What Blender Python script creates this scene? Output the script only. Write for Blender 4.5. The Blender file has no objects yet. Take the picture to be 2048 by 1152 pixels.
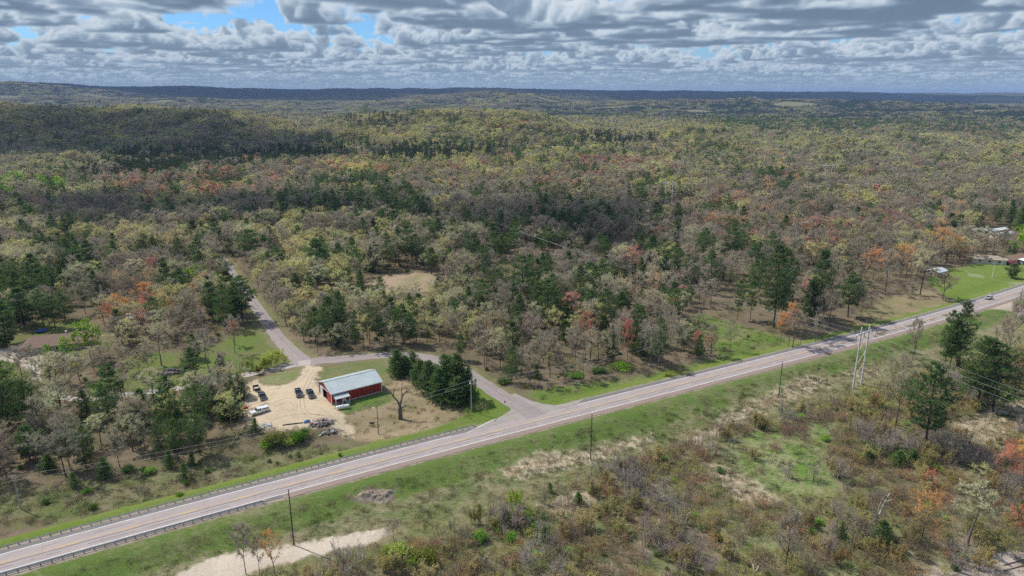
import bpy, math, random
import numpy as np
from mathutils import Vector, Matrix

rng = np.random.default_rng(7)
random.seed(7)
SC = bpy.context.scene
COL = SC.collection
R = math.radians

# ------------------------------------------------------------------ camera, sky, sun, exposure
CAM_H = 97.0
FPX = 24.0 / 36.0 * 2048.0            # focal length in photo pixels (2048 wide)
PITCH = math.atan((576 - 188) / FPX)
cd = bpy.data.cameras.new('camera'); cam = bpy.data.objects.new('camera', cd); COL.objects.link(cam)
cd.lens = 24; cd.sensor_width = 36; cd.clip_start = 1.0; cd.clip_end = 150000
cam.location = (0, 0, CAM_H); cam.rotation_euler = (math.pi / 2 - PITCH, 0, 0)
SC.camera = cam

SUN_EL, SUN_AZ = R(50), math.atan2(0.47, -0.88)      # direction TO the sun in the xy plane
to_sun = Vector((math.cos(SUN_AZ) * math.cos(SUN_EL), math.sin(SUN_AZ) * math.cos(SUN_EL), math.sin(SUN_EL)))
sl = bpy.data.lights.new('sun', 'SUN'); sl.energy = 4.6; sl.angle = R(0.55); sl.color = (1.0, 0.955, 0.88)
so = bpy.data.objects.new('sun', sl); COL.objects.link(so)
so.rotation_euler = (-to_sun).to_track_quat('-Z', 'Y').to_euler()
so.location = (-200, 200, 400)

SC.view_settings.view_transform = 'Standard'; SC.view_settings.look = 'None'
SC.view_settings.exposure = 0.0; SC.view_settings.gamma = 1.0
SC.view_settings.use_curve_mapping = False

world = bpy.data.worlds.new('World'); SC.world = world; world.use_nodes = True

def build_world():
    nt = world.node_tree; N = nt.nodes; L = nt.links
    N.clear()
    out = N.new('ShaderNodeOutputWorld')
    sky = N.new('ShaderNodeTexSky'); sky.sky_type = 'NISHITA'; sky.sun_disc = False
    sky.sun_elevation = SUN_EL; sky.sun_rotation = math.pi / 2 - SUN_AZ
    sky.air_density = 1.0; sky.dust_density = 0.0; sky.ozone_density = 4.0; sky.altitude = 100
    bg = N.new('ShaderNodeBackground'); bg.inputs['Strength'].default_value = 0.14
    hs = N.new('ShaderNodeMix'); hs.data_type = 'RGBA'; hs.blend_type = 'MULTIPLY'; hs.inputs[0].default_value = 1.0; hs.inputs[7].default_value = (0.42, 0.64, 0.88, 1)
    L.new(sky.outputs[0], hs.inputs[6]); L.new(hs.outputs[2], bg.inputs['Color'])
    tc = N.new('ShaderNodeTexCoord')
    sep = N.new('ShaderNodeSeparateXYZ'); L.new(tc.outputs['Generated'], sep.inputs[0])

    def M(op, a, b=None, c=None, clamp=False):
        n = N.new('ShaderNodeMath'); n.operation = op; n.use_clamp = clamp
        for i, v in enumerate((a, b, c)):
            if v is None: continue
            if isinstance(v, (int, float)): n.inputs[i].default_value = v
            else: L.new(v, n.inputs[i])
        return n.outputs[0]
    zc = M('MAXIMUM', sep.outputs[2], 0.0)
    zz = M('SQRT', M('ADD', M('MULTIPLY', zc, zc), 0.00012))     # eases the layer into the horizon like the curved earth does
    inv = M('DIVIDE', 1.0, zz)
    px = M('MULTIPLY', sep.outputs[0], inv); py = M('MULTIPLY', sep.outputs[1], inv)
    flat = N.new('ShaderNodeCombineXYZ'); L.new(px, flat.inputs[0]); L.new(py, flat.inputs[1])
    # march through a cumulus layer: flat bases, domed tops; heights in km
    K = 4
    H0, H1 = 1.00, 1.95
    T = None; acc = None
    big = N.new('ShaderNodeTexNoise'); big.inputs['Scale'].default_value = 0.15; big.inputs['Detail'].default_value = 1.0
    bo = N.new('ShaderNodeVectorMath'); bo.operation = 'ADD'; bo.inputs[1].default_value = (11.3, 4.1, 0.0)
    L.new(flat.outputs[0], bo.inputs[0]); L.new(bo.outputs[0], big.inputs['Vector'])
    cover = M('MULTIPLY', M('SUBTRACT', big.outputs[0], 0.5), 0.22)      # whole fields of cloud and of gaps
    wn = N.new('ShaderNodeTexWhiteNoise'); wn.noise_dimensions = '3D'
    ws = N.new('ShaderNodeVectorMath'); ws.operation = 'SCALE'; ws.inputs[3].default_value = 91234.5; L.new(tc.outputs['Generated'], ws.inputs[0]); L.new(ws.outputs[0], wn.inputs['Vector'])
    for k in range(K):
        t = (k + 0.5) / K
        tj = M('DIVIDE', M('ADD', wn.outputs['Value'], float(k)), float(K))         # steps are spread at random so that no layer shows
        h = M('MULTIPLY_ADD', tj, H1 - H0, H0)
        mp = N.new('ShaderNodeVectorMath'); mp.operation = 'SCALE'; L.new(h, mp.inputs[3])
        L.new(flat.outputs[0], mp.inputs[0])
        cz = N.new('ShaderNodeCombineXYZ'); L.new(M('MULTIPLY', h, 0.9), cz.inputs[2]); cz.inputs[0].default_value = 3.1; cz.inputs[1].default_value = 5.3
        off = N.new('ShaderNodeVectorMath'); off.operation = 'ADD'; L.new(mp.outputs[0], off.inputs[0]); L.new(cz.outputs[0], off.inputs[1])
        ns = N.new('ShaderNodeTexNoise'); ns.inputs['Scale'].default_value = 0.62
        ns.inputs['Detail'].default_value = 4.0; ns.inputs['Roughness'].default_value = 0.55
        ns.inputs['Lacunarity'].default_value = 2.3
        L.new(off.outputs[0], ns.inputs['Vector'])
        thr = M('MULTIPLY_ADD', tj, 0.16, 0.462)
        dn = M('SUBTRACT', M('ADD', ns.outputs[0], cover), thr)
        a = M('MULTIPLY', dn, 22.0, clamp=True)
        a = M('MULTIPLY', a, 0.92)
        thick = M('MULTIPLY', dn, 5.0, clamp=True)
        hb = M('MULTIPLY', M('POWER', M('MINIMUM', M('MULTIPLY', tj, 2.4), 1.0), 0.8), 0.62)
        br = M('ADD', M('ADD', hb, 0.30), M('MULTIPLY', thick, -0.12))
        if T is None:
            acc = M('MULTIPLY', a, br); T = M('SUBTRACT', 1.0, a)
        else:
            acc = M('MULTIPLY_ADD', M('MULTIPLY', T, a), br, acc); T = M('MULTIPLY', T, M('SUBTRACT', 1.0, a))
    alpha = M('SUBTRACT', 1.0, T)
    lum = M('DIVIDE', acc, M('MAXIMUM', alpha, 0.001))
    cr = N.new('ShaderNodeValToRGB'); L.new(lum, cr.inputs[0])
    e = cr.color_ramp.elements
    e[0].position = 0.08; e[0].color = (0.115, 0.165, 0.235, 1)
    e[1].position = 0.86; e[1].color = (0.82, 0.87, 0.92, 1)
    m = e.new(0.36); m.color = (0.245, 0.325, 0.43, 1)
    m = e.new(0.60); m.color = (0.52, 0.61, 0.71, 1)
    # far clouds sink into pale blue air
    far = M('SUBTRACT', 1.0, M('MULTIPLY', zc, 17.0), clamp=True)
    veil = M('MULTIPLY', M('POWER', far, 2.2), 0.93)
    far = M('MULTIPLY', far, 0.85)
    mx = N.new('ShaderNodeMix'); mx.data_type = 'RGBA'
    L.new(far, mx.inputs[0]); L.new(cr.outputs[0], mx.inputs[6]); mx.inputs[7].default_value = (0.36, 0.50, 0.64, 1)
    bc = N.new('ShaderNodeBackground'); L.new(mx.outputs[2], bc.inputs['Color']); bc.inputs['Strength'].default_value = 1.08
    fac = M('MULTIPLY', alpha, M('MULTIPLY', M('SUBTRACT', sep.outputs[2], 0.22), 7.0, clamp=True))     # lower down the cloud bank itself takes over
    ms = N.new('ShaderNodeMixShader'); L.new(fac, ms.inputs[0]); L.new(bg.outputs[0], ms.inputs[1]); L.new(bc.outputs[0], ms.inputs[2])
    L.new(ms.outputs[0], out.inputs['Surface'])
    world.cycles.sampling_method = 'MANUAL'; world.cycles.sample_map_resolution = 512
build_world()
SC.cycles.max_bounces = 5; SC.cycles.diffuse_bounces = 3; SC.cycles.glossy_bounces = 2
SC.cycles.transmission_bounces = 3; SC.cycles.volume_bounces = 0; SC.cycles.transparent_max_bounces = 4
SC.cycles.use_denoising = False
SC.cycles.sample_clamp_indirect = 4.0
SC.cycles.use_adaptive_sampling = True; SC.cycles.adaptive_threshold = 0.03

# ------------------------------------------------------------------ small helpers
def tag(o, label=None, cat=None, group=None, kind=None):
    if label: o['label'] = label
    if cat: o['category'] = cat
    if group: o['group'] = group
    if kind: o['kind'] = kind
    return o

def mesh_np(name, V, F, mats=(), mi=None, smooth=False):
    """V (n,3), F list of int arrays, each (m,3) or (m,4)."""
    V = np.asarray(V, np.float32)
    F = [np.asarray(f, np.int32) for f in (F if isinstance(F, (list, tuple)) else [F]) if len(f)]
    me = bpy.data.meshes.new(name)
    me.vertices.add(len(V)); me.vertices.foreach_set('co', V.ravel())
    nl = sum(f.size for f in F); npoly = sum(len(f) for f in F)
    me.loops.add(nl); me.polygons.add(npoly)
    me.loops.foreach_set('vertex_index', np.concatenate([f.ravel() for f in F]))
    tot = np.concatenate([np.full(len(f), f.shape[1], np.int32) for f in F])
    me.polygons.foreach_set('loop_start', np.concatenate([[0], np.cumsum(tot)[:-1]]).astype(np.int32))
    me.polygons.foreach_set('loop_total', tot)
    for m in mats: me.materials.append(m)
    if mi is not None: me.polygons.foreach_set('material_index', np.asarray(mi, np.int32))
    if smooth: me.polygons.foreach_set('use_smooth', np.ones(npoly, bool))
    me.update(calc_edges=True); me.validate()
    return me

def link(name, me, parent=None, loc=None):
    o = bpy.data.objects.new(name, me); COL.objects.link(o)
    if parent: o.parent = parent
    if loc is not None: o.location = loc
    return o

class MB:
    """Collects boxes, prisms and tubes, then links them as one mesh."""
    def __init__(s): s.v = []; s.f = []
    def add(s, v, f):
        b = len(s.v); s.v += [tuple(map(float, p)) for p in v]; s.f += [tuple(b + i for i in q) for q in f]; return s
    def box(s, c, d, rz=0.0, M=None):
        x, y, z = (k / 2 for k in d)
        pts = [Vector((a * x, b * y, e * z)) for a in (-1, 1) for b in (-1, 1) for e in (-1, 1)]
        rot = Matrix.Rotation(rz, 3, 'Z')
        pts = [rot @ p + Vector(c) for p in pts]
        if M: pts = [M @ p for p in pts]
        return s.add(pts, [(0, 1, 3, 2), (4, 6, 7, 5), (0, 4, 5, 1), (2, 3, 7, 6), (0, 2, 6, 4), (1, 5, 7, 3)])
    def tube(s, pts, rad, n=8, cap=True):
        pts = [Vector(p) for p in pts]; rad = rad if hasattr(rad, '__len__') else [rad] * len(pts)
        v = []; f = []
        for i, p in enumerate(pts):
            d = (pts[min(i + 1, len(pts) - 1)] - pts[max(i - 1, 0)]).normalized()
            u = d.orthogonal().normalized() if i == 0 else (u - d * u.dot(d)).normalized()
            w = d.cross(u)
            for k in range(n):
                a = 2 * math.pi * k / n
                v.append(p + (u * math.cos(a) + w * math.sin(a)) * rad[i])
        for i in range(len(pts) - 1):
            for k in range(n):
                f.append((i * n + k, i * n + (k + 1) % n, (i + 1) * n + (k + 1) % n, (i + 1) * n + k))
        if cap:
            f.append(tuple(range(n - 1, -1, -1))); f.append(tuple((len(pts) - 1) * n + k for k in range(n)))
        return s.add(v, f)
    def prism(s, poly, y0, y1):
        """poly in (x,z), pulled along y."""
        n = len(poly)
        v = [(x, y0, z) for x, z in poly] + [(x, y1, z) for x, z in poly]
        f = [tuple(range(n)), tuple(range(2 * n - 1, n - 1, -1))]
        f += [(i, i + n, (i + 1) % n + n, (i + 1) % n) for i in range(n)]
        return s.add(v, f)
    def build(s, name, mat, parent=None, bevel=0, smooth=False):
        me = bpy.data.meshes.new(name); me.from_pydata(s.v, [], s.f); me.materials.append(mat)
        import bmesh
        bm = bmesh.new(); bm.from_mesh(me); bmesh.ops.recalc_face_normals(bm, faces=bm.faces); bm.to_mesh(me); bm.free()
        if smooth: me.polygons.foreach_set('use_smooth', [True] * len(me.polygons))
        o = link(name, me, parent)
        if bevel:
            m = o.modifiers.new('edge', 'BEVEL'); m.width = bevel; m.segments = 2; m.limit_method = 'ANGLE'
        return o

def empty(name, loc, rz=0.0, sc=1.0):
    o = bpy.data.objects.new(name, None); COL.objects.link(o)
    o.location = loc; o.rotation_euler = (0, 0, rz); o.scale = (sc, sc, sc); o.empty_display_size = 0.3
    return o

# ------------------------------------------------------------------ materials
def nodes_of(name):
    m = bpy.data.materials.new(name); m.use_nodes = True
    nt = m.node_tree; return m, nt, nt.nodes['Principled BSDF'], nt.nodes, nt.links

def simple(name, col, rough=0.7, metal=0.0, var=0.12, scale=3.0, bump=0.0, dirt=None):
    m, nt, b, N, L = nodes_of(name)
    b.inputs['Roughness'].default_value = rough; b.inputs['Metallic'].default_value = metal
    tc = N.new('ShaderNodeTexCoord'); ns = N.new('ShaderNodeTexNoise')
    ns.inputs['Scale'].default_value = scale; ns.inputs['Detail'].default_value = 5; ns.inputs['Roughness'].default_value = 0.65
    L.new(tc.outputs['Object'], ns.inputs['Vector'])
    cr = N.new('ShaderNodeValToRGB'); L.new(ns.outputs[0], cr.inputs[0])
    c2 = dirt or tuple(c * (1 + var) for c in col); c1 = tuple(c * (1 - var) for c in col)
    cr.color_ramp.elements[0].position = 0.3; cr.color_ramp.elements[0].color = (*c1, 1)
    cr.color_ramp.elements[1].position = 0.72; cr.color_ramp.elements[1].color = (*c2, 1)
    L.new(cr.outputs[0], b.inputs['Base Color'])
    if bump:
        bp = N.new('ShaderNodeBump'); bp.inputs['Strength'].default_value = bump; bp.inputs['Distance'].default_value = 0.05
        L.new(ns.outputs[0], bp.inputs['Height']); L.new(bp.outputs[0], b.inputs['Normal'])
    return m

def foliage_mat(name, transl=0.35, default=(0.1, 0.1, 0.05)):
    """Leaf or twig colour comes from the plant's own tint; every small face varies a little."""
    m, nt, b, N, L = nodes_of(name)
    out = N['Material Output']
    at = N.new('ShaderNodeAttribute'); at.attribute_type = 'INSTANCER'; at.attribute_name = 'tint'
    gi = N.new('ShaderNodeNewGeometry')
    mr = N.new('ShaderNodeMapRange'); mr.inputs[3].default_value = 0.62; mr.inputs[4].default_value = 1.38
    L.new(gi.outputs['Random Per Island'], mr.inputs[0])
    mul = N.new('ShaderNodeVectorMath'); mul.operation = 'SCALE'
    L.new(at.outputs['Color'], mul.inputs[0]); L.new(mr.outputs[0], mul.inputs[3])
    d = N.new('ShaderNodeBsdfDiffuse'); t = N.new('ShaderNodeBsdfTranslucent'); mx = N.new('ShaderNodeMixShader')
    mx.inputs[0].default_value = transl
    L.new(mul.outputs[0], d.inputs[0]); L.new(mul.outputs[0], t.inputs[0])
    L.new(d.outputs[0], mx.inputs[1]); L.new(t.outputs[0], mx.inputs[2]); L.new(mx.outputs[0], out.inputs[0])
    N.remove(b)
    return m

def bark_mat(name, c1, c2):
    m, nt, b, N, L = nodes_of(name)
    oi = N.new('ShaderNodeObjectInfo'); cr = N.new('ShaderNodeValToRGB'); L.new(oi.outputs['Random'], cr.inputs[0])
    cr.color_ramp.elements[0].color = (*c1, 1); cr.color_ramp.elements[1].color = (*c2, 1)
    tc = N.new('ShaderNodeTexCoord'); ns = N.new('ShaderNodeTexNoise'); ns.inputs['Scale'].default_value = 4
    mp = N.new('ShaderNodeMapping'); mp.inputs['Scale'].default_value = (3, 3, 0.6)
    L.new(tc.outputs['Object'], mp.inputs[0]); L.new(mp.outputs[0], ns.inputs['Vector'])
    mr = N.new('ShaderNodeMapRange'); mr.inputs[3].default_value = 0.6; mr.inputs[4].default_value = 1.4; L.new(ns.outputs[0], mr.inputs[0])
    mul = N.new('ShaderNodeVectorMath'); mul.operation = 'SCALE'; L.new(cr.outputs[0], mul.inputs[0]); L.new(mr.outputs[0], mul.inputs[3])
    L.new(mul.outputs[0], b.inputs['Base Color']); b.inputs['Roughness'].default_value = 0.95
    b.inputs['Specular IOR Level'].default_value = 0.1
    return m

MAT = {}
MAT['leaf'] = foliage_mat('leaf', 0.45)
MAT['needle'] = foliage_mat('needle', 0.42)
MAT['twig'] = foliage_mat('twig', 0.35)
MAT['bark'] = bark_mat('bark', (0.10, 0.085, 0.07), (0.19, 0.165, 0.14))
MAT['pine_bark'] = bark_mat('pine_bark', (0.06, 0.045, 0.035), (0.11, 0.085, 0.065))

# ------------------------------------------------------------------ terrain
K95 = CAM_H / 95.0
HC = np.array([8.62089826e-07, -1.22488670e-04, 5.44810654e-01, 1.83553557e+02])
def hwy_y(x):
    X = np.clip(np.asarray(x, float) / K95, -112, 268)
    y = np.polyval(HC, X); s = np.polyval(np.polyder(HC), X)
    return (y + s * (np.asarray(x, float) / K95 - X)) * K95
def hwy_s(x): return np.polyval(np.polyder(HC), np.clip(np.asarray(x, float) / K95, -112, 268))
def hwy_d(x, y): return (np.asarray(y, float) - hwy_y(x)) / np.sqrt(1 + hwy_s(x) ** 2)
def hwy_pt(x, d):
    """A point beside the highway: x along, d metres to the north of the centre line."""
    s = hwy_s(x); n = np.sqrt(1 + s * s)
    return np.stack([x - d * s / n, hwy_y(x) + d / n], -1)
def sstep(a, b, x):
    t = np.clip((np.asarray(x, float) - a) / (b - a), 0, 1); return t * t * (3 - 2 * t)

# skyline of the far hills: photo column -> row of the crest, distance of that crest
FAR = np.array([(-900, 176, 8200), (-300, 172, 7600), (0, 171, 7400), (60, 169, 7200), (160, 168, 7000), (250, 174, 7300), (340, 175, 7700), (420, 173, 7600), (520, 179, 7900),
                (640, 180, 8300), (760, 179, 8400), (860, 179, 7600), (960, 177, 7000), (1040, 179, 7400), (1180, 182, 8600), (1320, 183, 9000),
                (1500, 184, 9400), (1700, 185, 9800), (2048, 184, 10200), (2500, 182, 9800), (3200, 180, 9600)], float)
# the wooded ridge in the middle distance: photo column -> row of its tree tops
RIDGE = np.array([(-900, 222), (-400, 212), (0, 212), (150, 206), (260, 213), (330, 211), (430, 213), (520, 222), (590, 238), (640, 252), (690, 238), (760, 224), (880, 218), (960, 222), (1020, 221), (1080, 227), (1130, 246), (1190, 264), (1260, 252), (1340, 242), (1420, 246), (1480, 258), (1560, 272), (1700, 278), (2600, 278)], float)
HILLS = [  # x, y, height, sx, sy
    (1500, 4300, 44, 520, 330), (2300, 4000, 26, 500, 320), (2900, 3300, 30, 500, 300), (700, 4600, 24, 500, 300), (-800, 4500, 16, 700, 350), (-300, 5200, 44, 600, 400), (-2400, 5000, 20, 700, 400),
]
VN = {}
def vnoise(x, y, s, seed=0):
    """cheap smooth noise from rotated sines, about -1..1"""
    if seed not in VN:
        r = np.random.default_rng(seed); VN[seed] = [(r.uniform(0, 6.28), r.uniform(0.6, 1.7), r.uniform(0, 6.28)) for _ in range(6)]
    o = 0
    for a, f, p in VN[seed]: o = o + np.sin((x * math.cos(a) + y * math.sin(a)) * (f / s * 6.28) + p)
    return o / 3.2
def terrain(x, y):
    x = np.asarray(x, float); y = np.asarray(y, float)
    d = hwy_d(x, y)
    near = 1 - sstep(500, 800, np.hypot(x, y))
    z = np.zeros_like(x)
    # south side of the highway embankment drops about two metres
    z = z - 2.1 * sstep(-7.5, -17, d) * near
    # north ditch along the guard rail, deeper to the west
    west = 1 - sstep(-70, -15, x)
    z = z - near * west * 2.6 * sstep(8, 16, d) * (1 - sstep(20, 34, d) * sstep(-100, -70, x))
    z = z - near * (1 - west) * 0.7 * sstep(7, 11, d) * (1 - sstep(11, 17, d)) * sstep(15, 30, x)
    # torn-up bank beside the highway
    P = (x + 38.5) / 7.0; Q = (y - 142) / 5.0
    z = z + 0.35 * np.exp(-(P * P + Q * Q)) * vnoise(x, y, 2.2, 5)
    r = np.hypot(x, y)
    if np.max(r) < 500: return z
    for hx, hy, h, sx, sy in HILLS:
        g = ((x - hx) / sx) ** 2 + ((y - hy) / sy) ** 2
        z = z + h * np.exp(-0.5 * g) * (1 + 0.16 * vnoise(x, y, 260, 3))
    rc = 1024 + FPX * math.cos(PITCH) * x / np.maximum(y, 1.0); rd = 1540 + 130 * vnoise(x, x * 0, 900, 14)
    rz_ = np.maximum(0, CAM_H - rd * (np.interp(rc, RIDGE[:, 0], RIDGE[:, 1]) - 188) / FPX - 13)
    ff = np.where(y < rd, 215.0, 330.0) * (1 + 0.25 * vnoise(x, y * 0.3, 330, 15))
    z = z + np.where(y > 600, rz_ * np.exp(-0.5 * ((y - rd) / ff) ** 2) * (1 + 0.13 * vnoise(x, y, 240, 3) * sstep(0, 200, np.abs(y - rd))), 0)
    roll = sstep(500, 1000, r) * sstep(12, 70, np.abs(d))
    z = z + roll * (2.5 * vnoise(x, y, 420, 1) + 3.0 * vnoise(x, y, 1500, 2))
    # far ridges
    col = 1024 + FPX * math.cos(PITCH) * x / np.maximum(y, 1.0)
    row = np.interp(col, FAR[:, 0], FAR[:, 1]); dist = np.interp(col, FAR[:, 0], FAR[:, 2])
    zc = CAM_H + dist * (188 - row) / FPX * 1.0 - 11
    prof = np.exp(-0.5 * ((y - dist) / 800.0) ** 2)
    front = np.exp(-0.5 * ((y - dist + 1700) / 700.0) ** 2) * (0.45 + 0.3 * vnoise(x, y, 1900, 8))
    far = np.where(y > 2500, np.maximum(zc * prof, zc * front), 0) * (1 + 0.05 * vnoise(x, y, 700, 9))
    z = z + far
    z = z + np.where(y > 10500, sstep(10500, 12500, y) * (95 + 18 * vnoise(x, y, 2600, 11)), 0)
    return z

# ------------------------------------------------------------------ photo pixel <-> ground
SP, CP = math.sin(PITCH), math.cos(PITCH)
def flat(px, py, z=0.0):
    u = (np.asarray(px, float) - 1024) / FPX; v = (np.asarray(py, float) - 576) / FPX
    t = (CAM_H - z) / (SP + v * CP)
    return u * t, (CP - v * SP) * t
def at(px, py, lift=0.0):
    """The point of the ground seen at a photo pixel."""
    z = 0.0
    for _ in range(6):
        x, y = flat(px, py, z); z = terrain(x, y)
    return Vector((float(x), float(y), float(z) + lift))
def pix(x, y, z):
    x = np.asarray(x, float); y = np.asarray(y, float); Z = np.asarray(z, float) - CAM_H
    dep = y * CP - Z * SP; dn = -(y * SP + Z * CP)
    return 1024 + FPX * x / dep, 576 + FPX * dn / dep
def px_per_m(x, y, z=0): return FPX / (y * CP - (z - CAM_H) * SP)
def poly_w(P): return np.array([at(a, b)[:2] for a, b in P])
def inside(P, x, y):
    x = np.asarray(x); y = np.asarray(y); c = np.zeros(x.shape, bool); n = len(P)
    for i in range(n):
        x0, y0 = P[i]; x1, y1 = P[(i + 1) % n]
        if y0 == y1: continue
        c ^= ((y0 > y) != (y1 > y)) & (x < (x1 - x0) * (y - y0) / (y1 - y0) + x0)
    return c
def seg_dist(P, x, y, closed=False):
    P = np.asarray(P, float); d = np.full(np.shape(x), 1e9); n = len(P)
    for i in range(n if closed else n - 1):
        a = P[i]; b = P[(i + 1) % n]; e = b - a; L2 = max(e @ e, 1e-9)
        t = np.clip(((x - a[0]) * e[0] + (y - a[1]) * e[1]) / L2, 0, 1)
        d = np.minimum(d, np.hypot(x - a[0] - t * e[0], y - a[1] - t * e[1]))
    return d
def sdist(P, x, y):
    """negative inside"""
    d = seg_dist(P, x, y, True); return np.where(inside(P, x, y), -d, d)

# ------------------------------------------------------------------ the cloud bank towards the horizon: broken cumulus, marched once through a noise volume, on a ring of sky 50 km out
def cloud_bank():
    g = np.random.default_rng(5); n, nz, cell = 256, 48, 0.056
    kx = np.fft.fftfreq(n)[:, None, None] * n; ky = np.fft.fftfreq(n)[None, :, None] * n; kz = np.fft.rfftfreq(nz)[None, None, :] * n
    k = np.sqrt(kx ** 2 + ky ** 2 + kz ** 2)
    amp = 1.0 / (1 + (k / 9.0) ** 2) ** 1.28
    f = np.fft.irfftn(np.fft.rfftn(g.normal(size=(n, n, nz))) * amp, s=(n, n, nz)); f = ((f - f.mean()) / f.std()).astype(np.float32)
    def tri(x, y, z):
        xi = np.floor(x).astype(np.int32); yi = np.floor(y).astype(np.int32); zi = np.floor(z).astype(np.int32); u = (x - xi).astype(np.float32); v = (y - yi).astype(np.float32); w = (z - zi).astype(np.float32)
        x0 = xi % n; x1 = (xi + 1) % n; y0 = yi % n; y1 = (yi + 1) % n; z0 = zi % nz; z1 = (zi + 1) % nz
        c0 = (f[x0, y0, z0] * (1 - u) + f[x1, y0, z0] * u) * (1 - v) + (f[x0, y1, z0] * (1 - u) + f[x1, y1, z0] * u) * v
        c1 = (f[x0, y0, z1] * (1 - u) + f[x1, y0, z1] * u) * (1 - v) + (f[x0, y1, z1] * (1 - u) + f[x1, y1, z1] * u) * v
        return c0 * (1 - w) + c1 * w
    H0, H1 = 1.0, 1.52
    def dens(x, y, h):
        c = tri(x / cell, y / cell, h / cell) + 0.75 * tri(x * 0.28 / cell + 40, y * 0.28 / cell + 90, h * 0 + 7)
        c = c + 0.13 * tri((x * 0.8 - y * 0.6) * 3.1 / cell, (x * 0.6 + y * 0.8) * 3.1 / cell, h * 3.1 / cell)
        t = (h - H0) / (H1 - H0)
        return np.clip((c - (0.10 + 1.7 * t ** 0.9)) * 2.0, 0, 1) * np.clip((h - H0) * 18, 0, 1)
    az = np.unique(np.concatenate([np.linspace(-R(47), R(47), 1250), np.linspace(R(47), 2 * math.pi - R(47), 330)[:-1]])); el = np.concatenate([np.linspace(-R(0.7), R(9.2), 150), np.linspace(R(9.7), R(21), 22)])
    A_, E_ = np.meshgrid(az, el); na, ne = len(az), len(el); a = A_.ravel(); e = E_.ravel()
    dx, dy = np.sin(a) * np.cos(e), np.cos(a) * np.cos(e); se = np.maximum(np.sin(e), 0.006) ; dz = np.sqrt(se ** 2 + 0.00008)
    m = len(a); T = np.ones(m, np.float32); C = np.zeros(m, np.float32); Dd = np.zeros(m, np.float32); Wt = np.zeros(m, np.float32)
    S = 64
    for i in range(S):
        h = H0 + (H1 - H0) * ((i + 0.5) / S) ** 1.15; step = (H1 - H0) / S / dz; r = (h - 0.1) / dz
        act = np.nonzero(T > 0.02)[0]
        if not len(act): break
        x, y = dx[act] * r[act] + 2.0, dy[act] * r[act] + 9.0; hh = np.full(len(act), h)
        d = dens(x, y, hh); on = d > 0.004; idx = act[on]
        if not len(idx): continue
        x, y, hh, d = x[on], y[on], hh[on], d[on]; tau = 0
        for q, w in ((0.05, 0.07), (0.15, 0.12), (0.30, 0.2)): tau = tau + w * dens(x + to_sun.x * q, y + to_sun.y * q, hh + to_sun.z * q)
        t = (h - H0) / (H1 - H0); light = 0.76 * np.exp(-tau * 11.0) + 0.12 + 0.24 * min(1, t * 2.2) * (1 - 0.4 * d)
        al = 1 - np.exp(-d * 16.0 * np.minimum(step[idx], 0.9)); w = T[idx] * al
        C[idx] += w * light; Wt[idx] += w; Dd[idx] += w * r[idx]; T[idx] *= 1 - al
    al = 1 - T; lum = C / np.maximum(Wt, 1e-3); dist = Dd / np.maximum(Wt, 1e-3)
    ramp_x = [0.12, 0.32, 0.55, 0.8, 1.1]; ramp = np.array([(0.095, 0.145, 0.215), (0.19, 0.265, 0.36), (0.37, 0.46, 0.56), (0.62, 0.70, 0.775), (0.86, 0.90, 0.94)])
    col = np.stack([np.interp(lum, ramp_x, ramp[:, c]) for c in range(3)], -1)
    fade = np.exp(-dist / 42.0)[:, None]; col = col * fade + np.array([0.36, 0.475, 0.60]) * (1 - fade)
    deg = np.degrees(e); veil = np.clip(1.32 - deg / 3.2, 0, 1) ** 1.6
    haze_c = np.array([0.385, 0.505, 0.63]); af = 1 - (1 - al) * (1 - veil); wv = ((1 - al) * veil / np.maximum(af, 1e-3))[:, None]; col = col * (1 - wv) + haze_c * wv
    af = af * (1 - sstep(15, 20.5, deg))
    Rr = 50000.0; V = np.stack([np.sin(a) * Rr, np.cos(a) * Rr, CAM_H + np.tan(e) * Rr], -1)
    i = (np.arange(ne - 1) * na)[:, None]; j = np.arange(na)[None]; j2 = (j + 1) % na
    F = np.stack([i + j, i + j2, i + na + j2, i + na + j], -1).reshape(-1, 4)
    me = mesh_np('sky', V, [F], smooth=True); ca = me.attributes.new('cloud', 'FLOAT_COLOR', 'POINT'); ca.data.foreach_set('color', np.concatenate([col, af[:, None]], 1).astype(np.float32).ravel())
    mt, nt, b, N, L = nodes_of('cloud_bank'); N.remove(b); at_ = N.new('ShaderNodeAttribute'); at_.attribute_name = 'cloud'
    em = N.new('ShaderNodeEmission'); L.new(at_.outputs['Color'], em.inputs[0]); tr = N.new('ShaderNodeBsdfTransparent'); mx = N.new('ShaderNodeMixShader')
    L.new(at_.outputs['Alpha'], mx.inputs[0]); L.new(tr.outputs[0], mx.inputs[1]); L.new(em.outputs[0], mx.inputs[2]); L.new(mx.outputs[0], N['Material Output'].inputs[0])
    mt.cycles.emission_sampling = 'NONE'; me.materials.append(mt)
    o = link('sky', me); tag(o, kind='structure')
cloud_bank()
# ------------------------------------------------------------------ lay of the land: outlines in photo pixels, turned into ground outlines
ROAD_SIDE = [(1075, 832), (1052, 818), (1010, 796), (965, 767), (925, 741), (872, 720), (810, 710), (740, 713), (680, 718), (622, 724)]
ROAD_NORTH = [(612, 728), (588, 708), (562, 682), (541, 655), (517, 620), (492, 585), (470, 558), (459, 541), (452, 528), (440, 512)]
ROAD_DRIVE = [(622, 724), (580, 731), (540, 740), (492, 750), (431, 764), (370, 775), (300, 784), (230, 791), (170, 799), (110, 790), (80, 765), (66, 735), (58, 712)]
W_SIDE = np.array([at(*p)[:2] for p in ROAD_SIDE]); W_NORTH = np.array([at(*p)[:2] for p in ROAD_NORTH]); W_DRIVE = np.array([at(*p)[:2] for p in ROAD_DRIVE])

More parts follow.
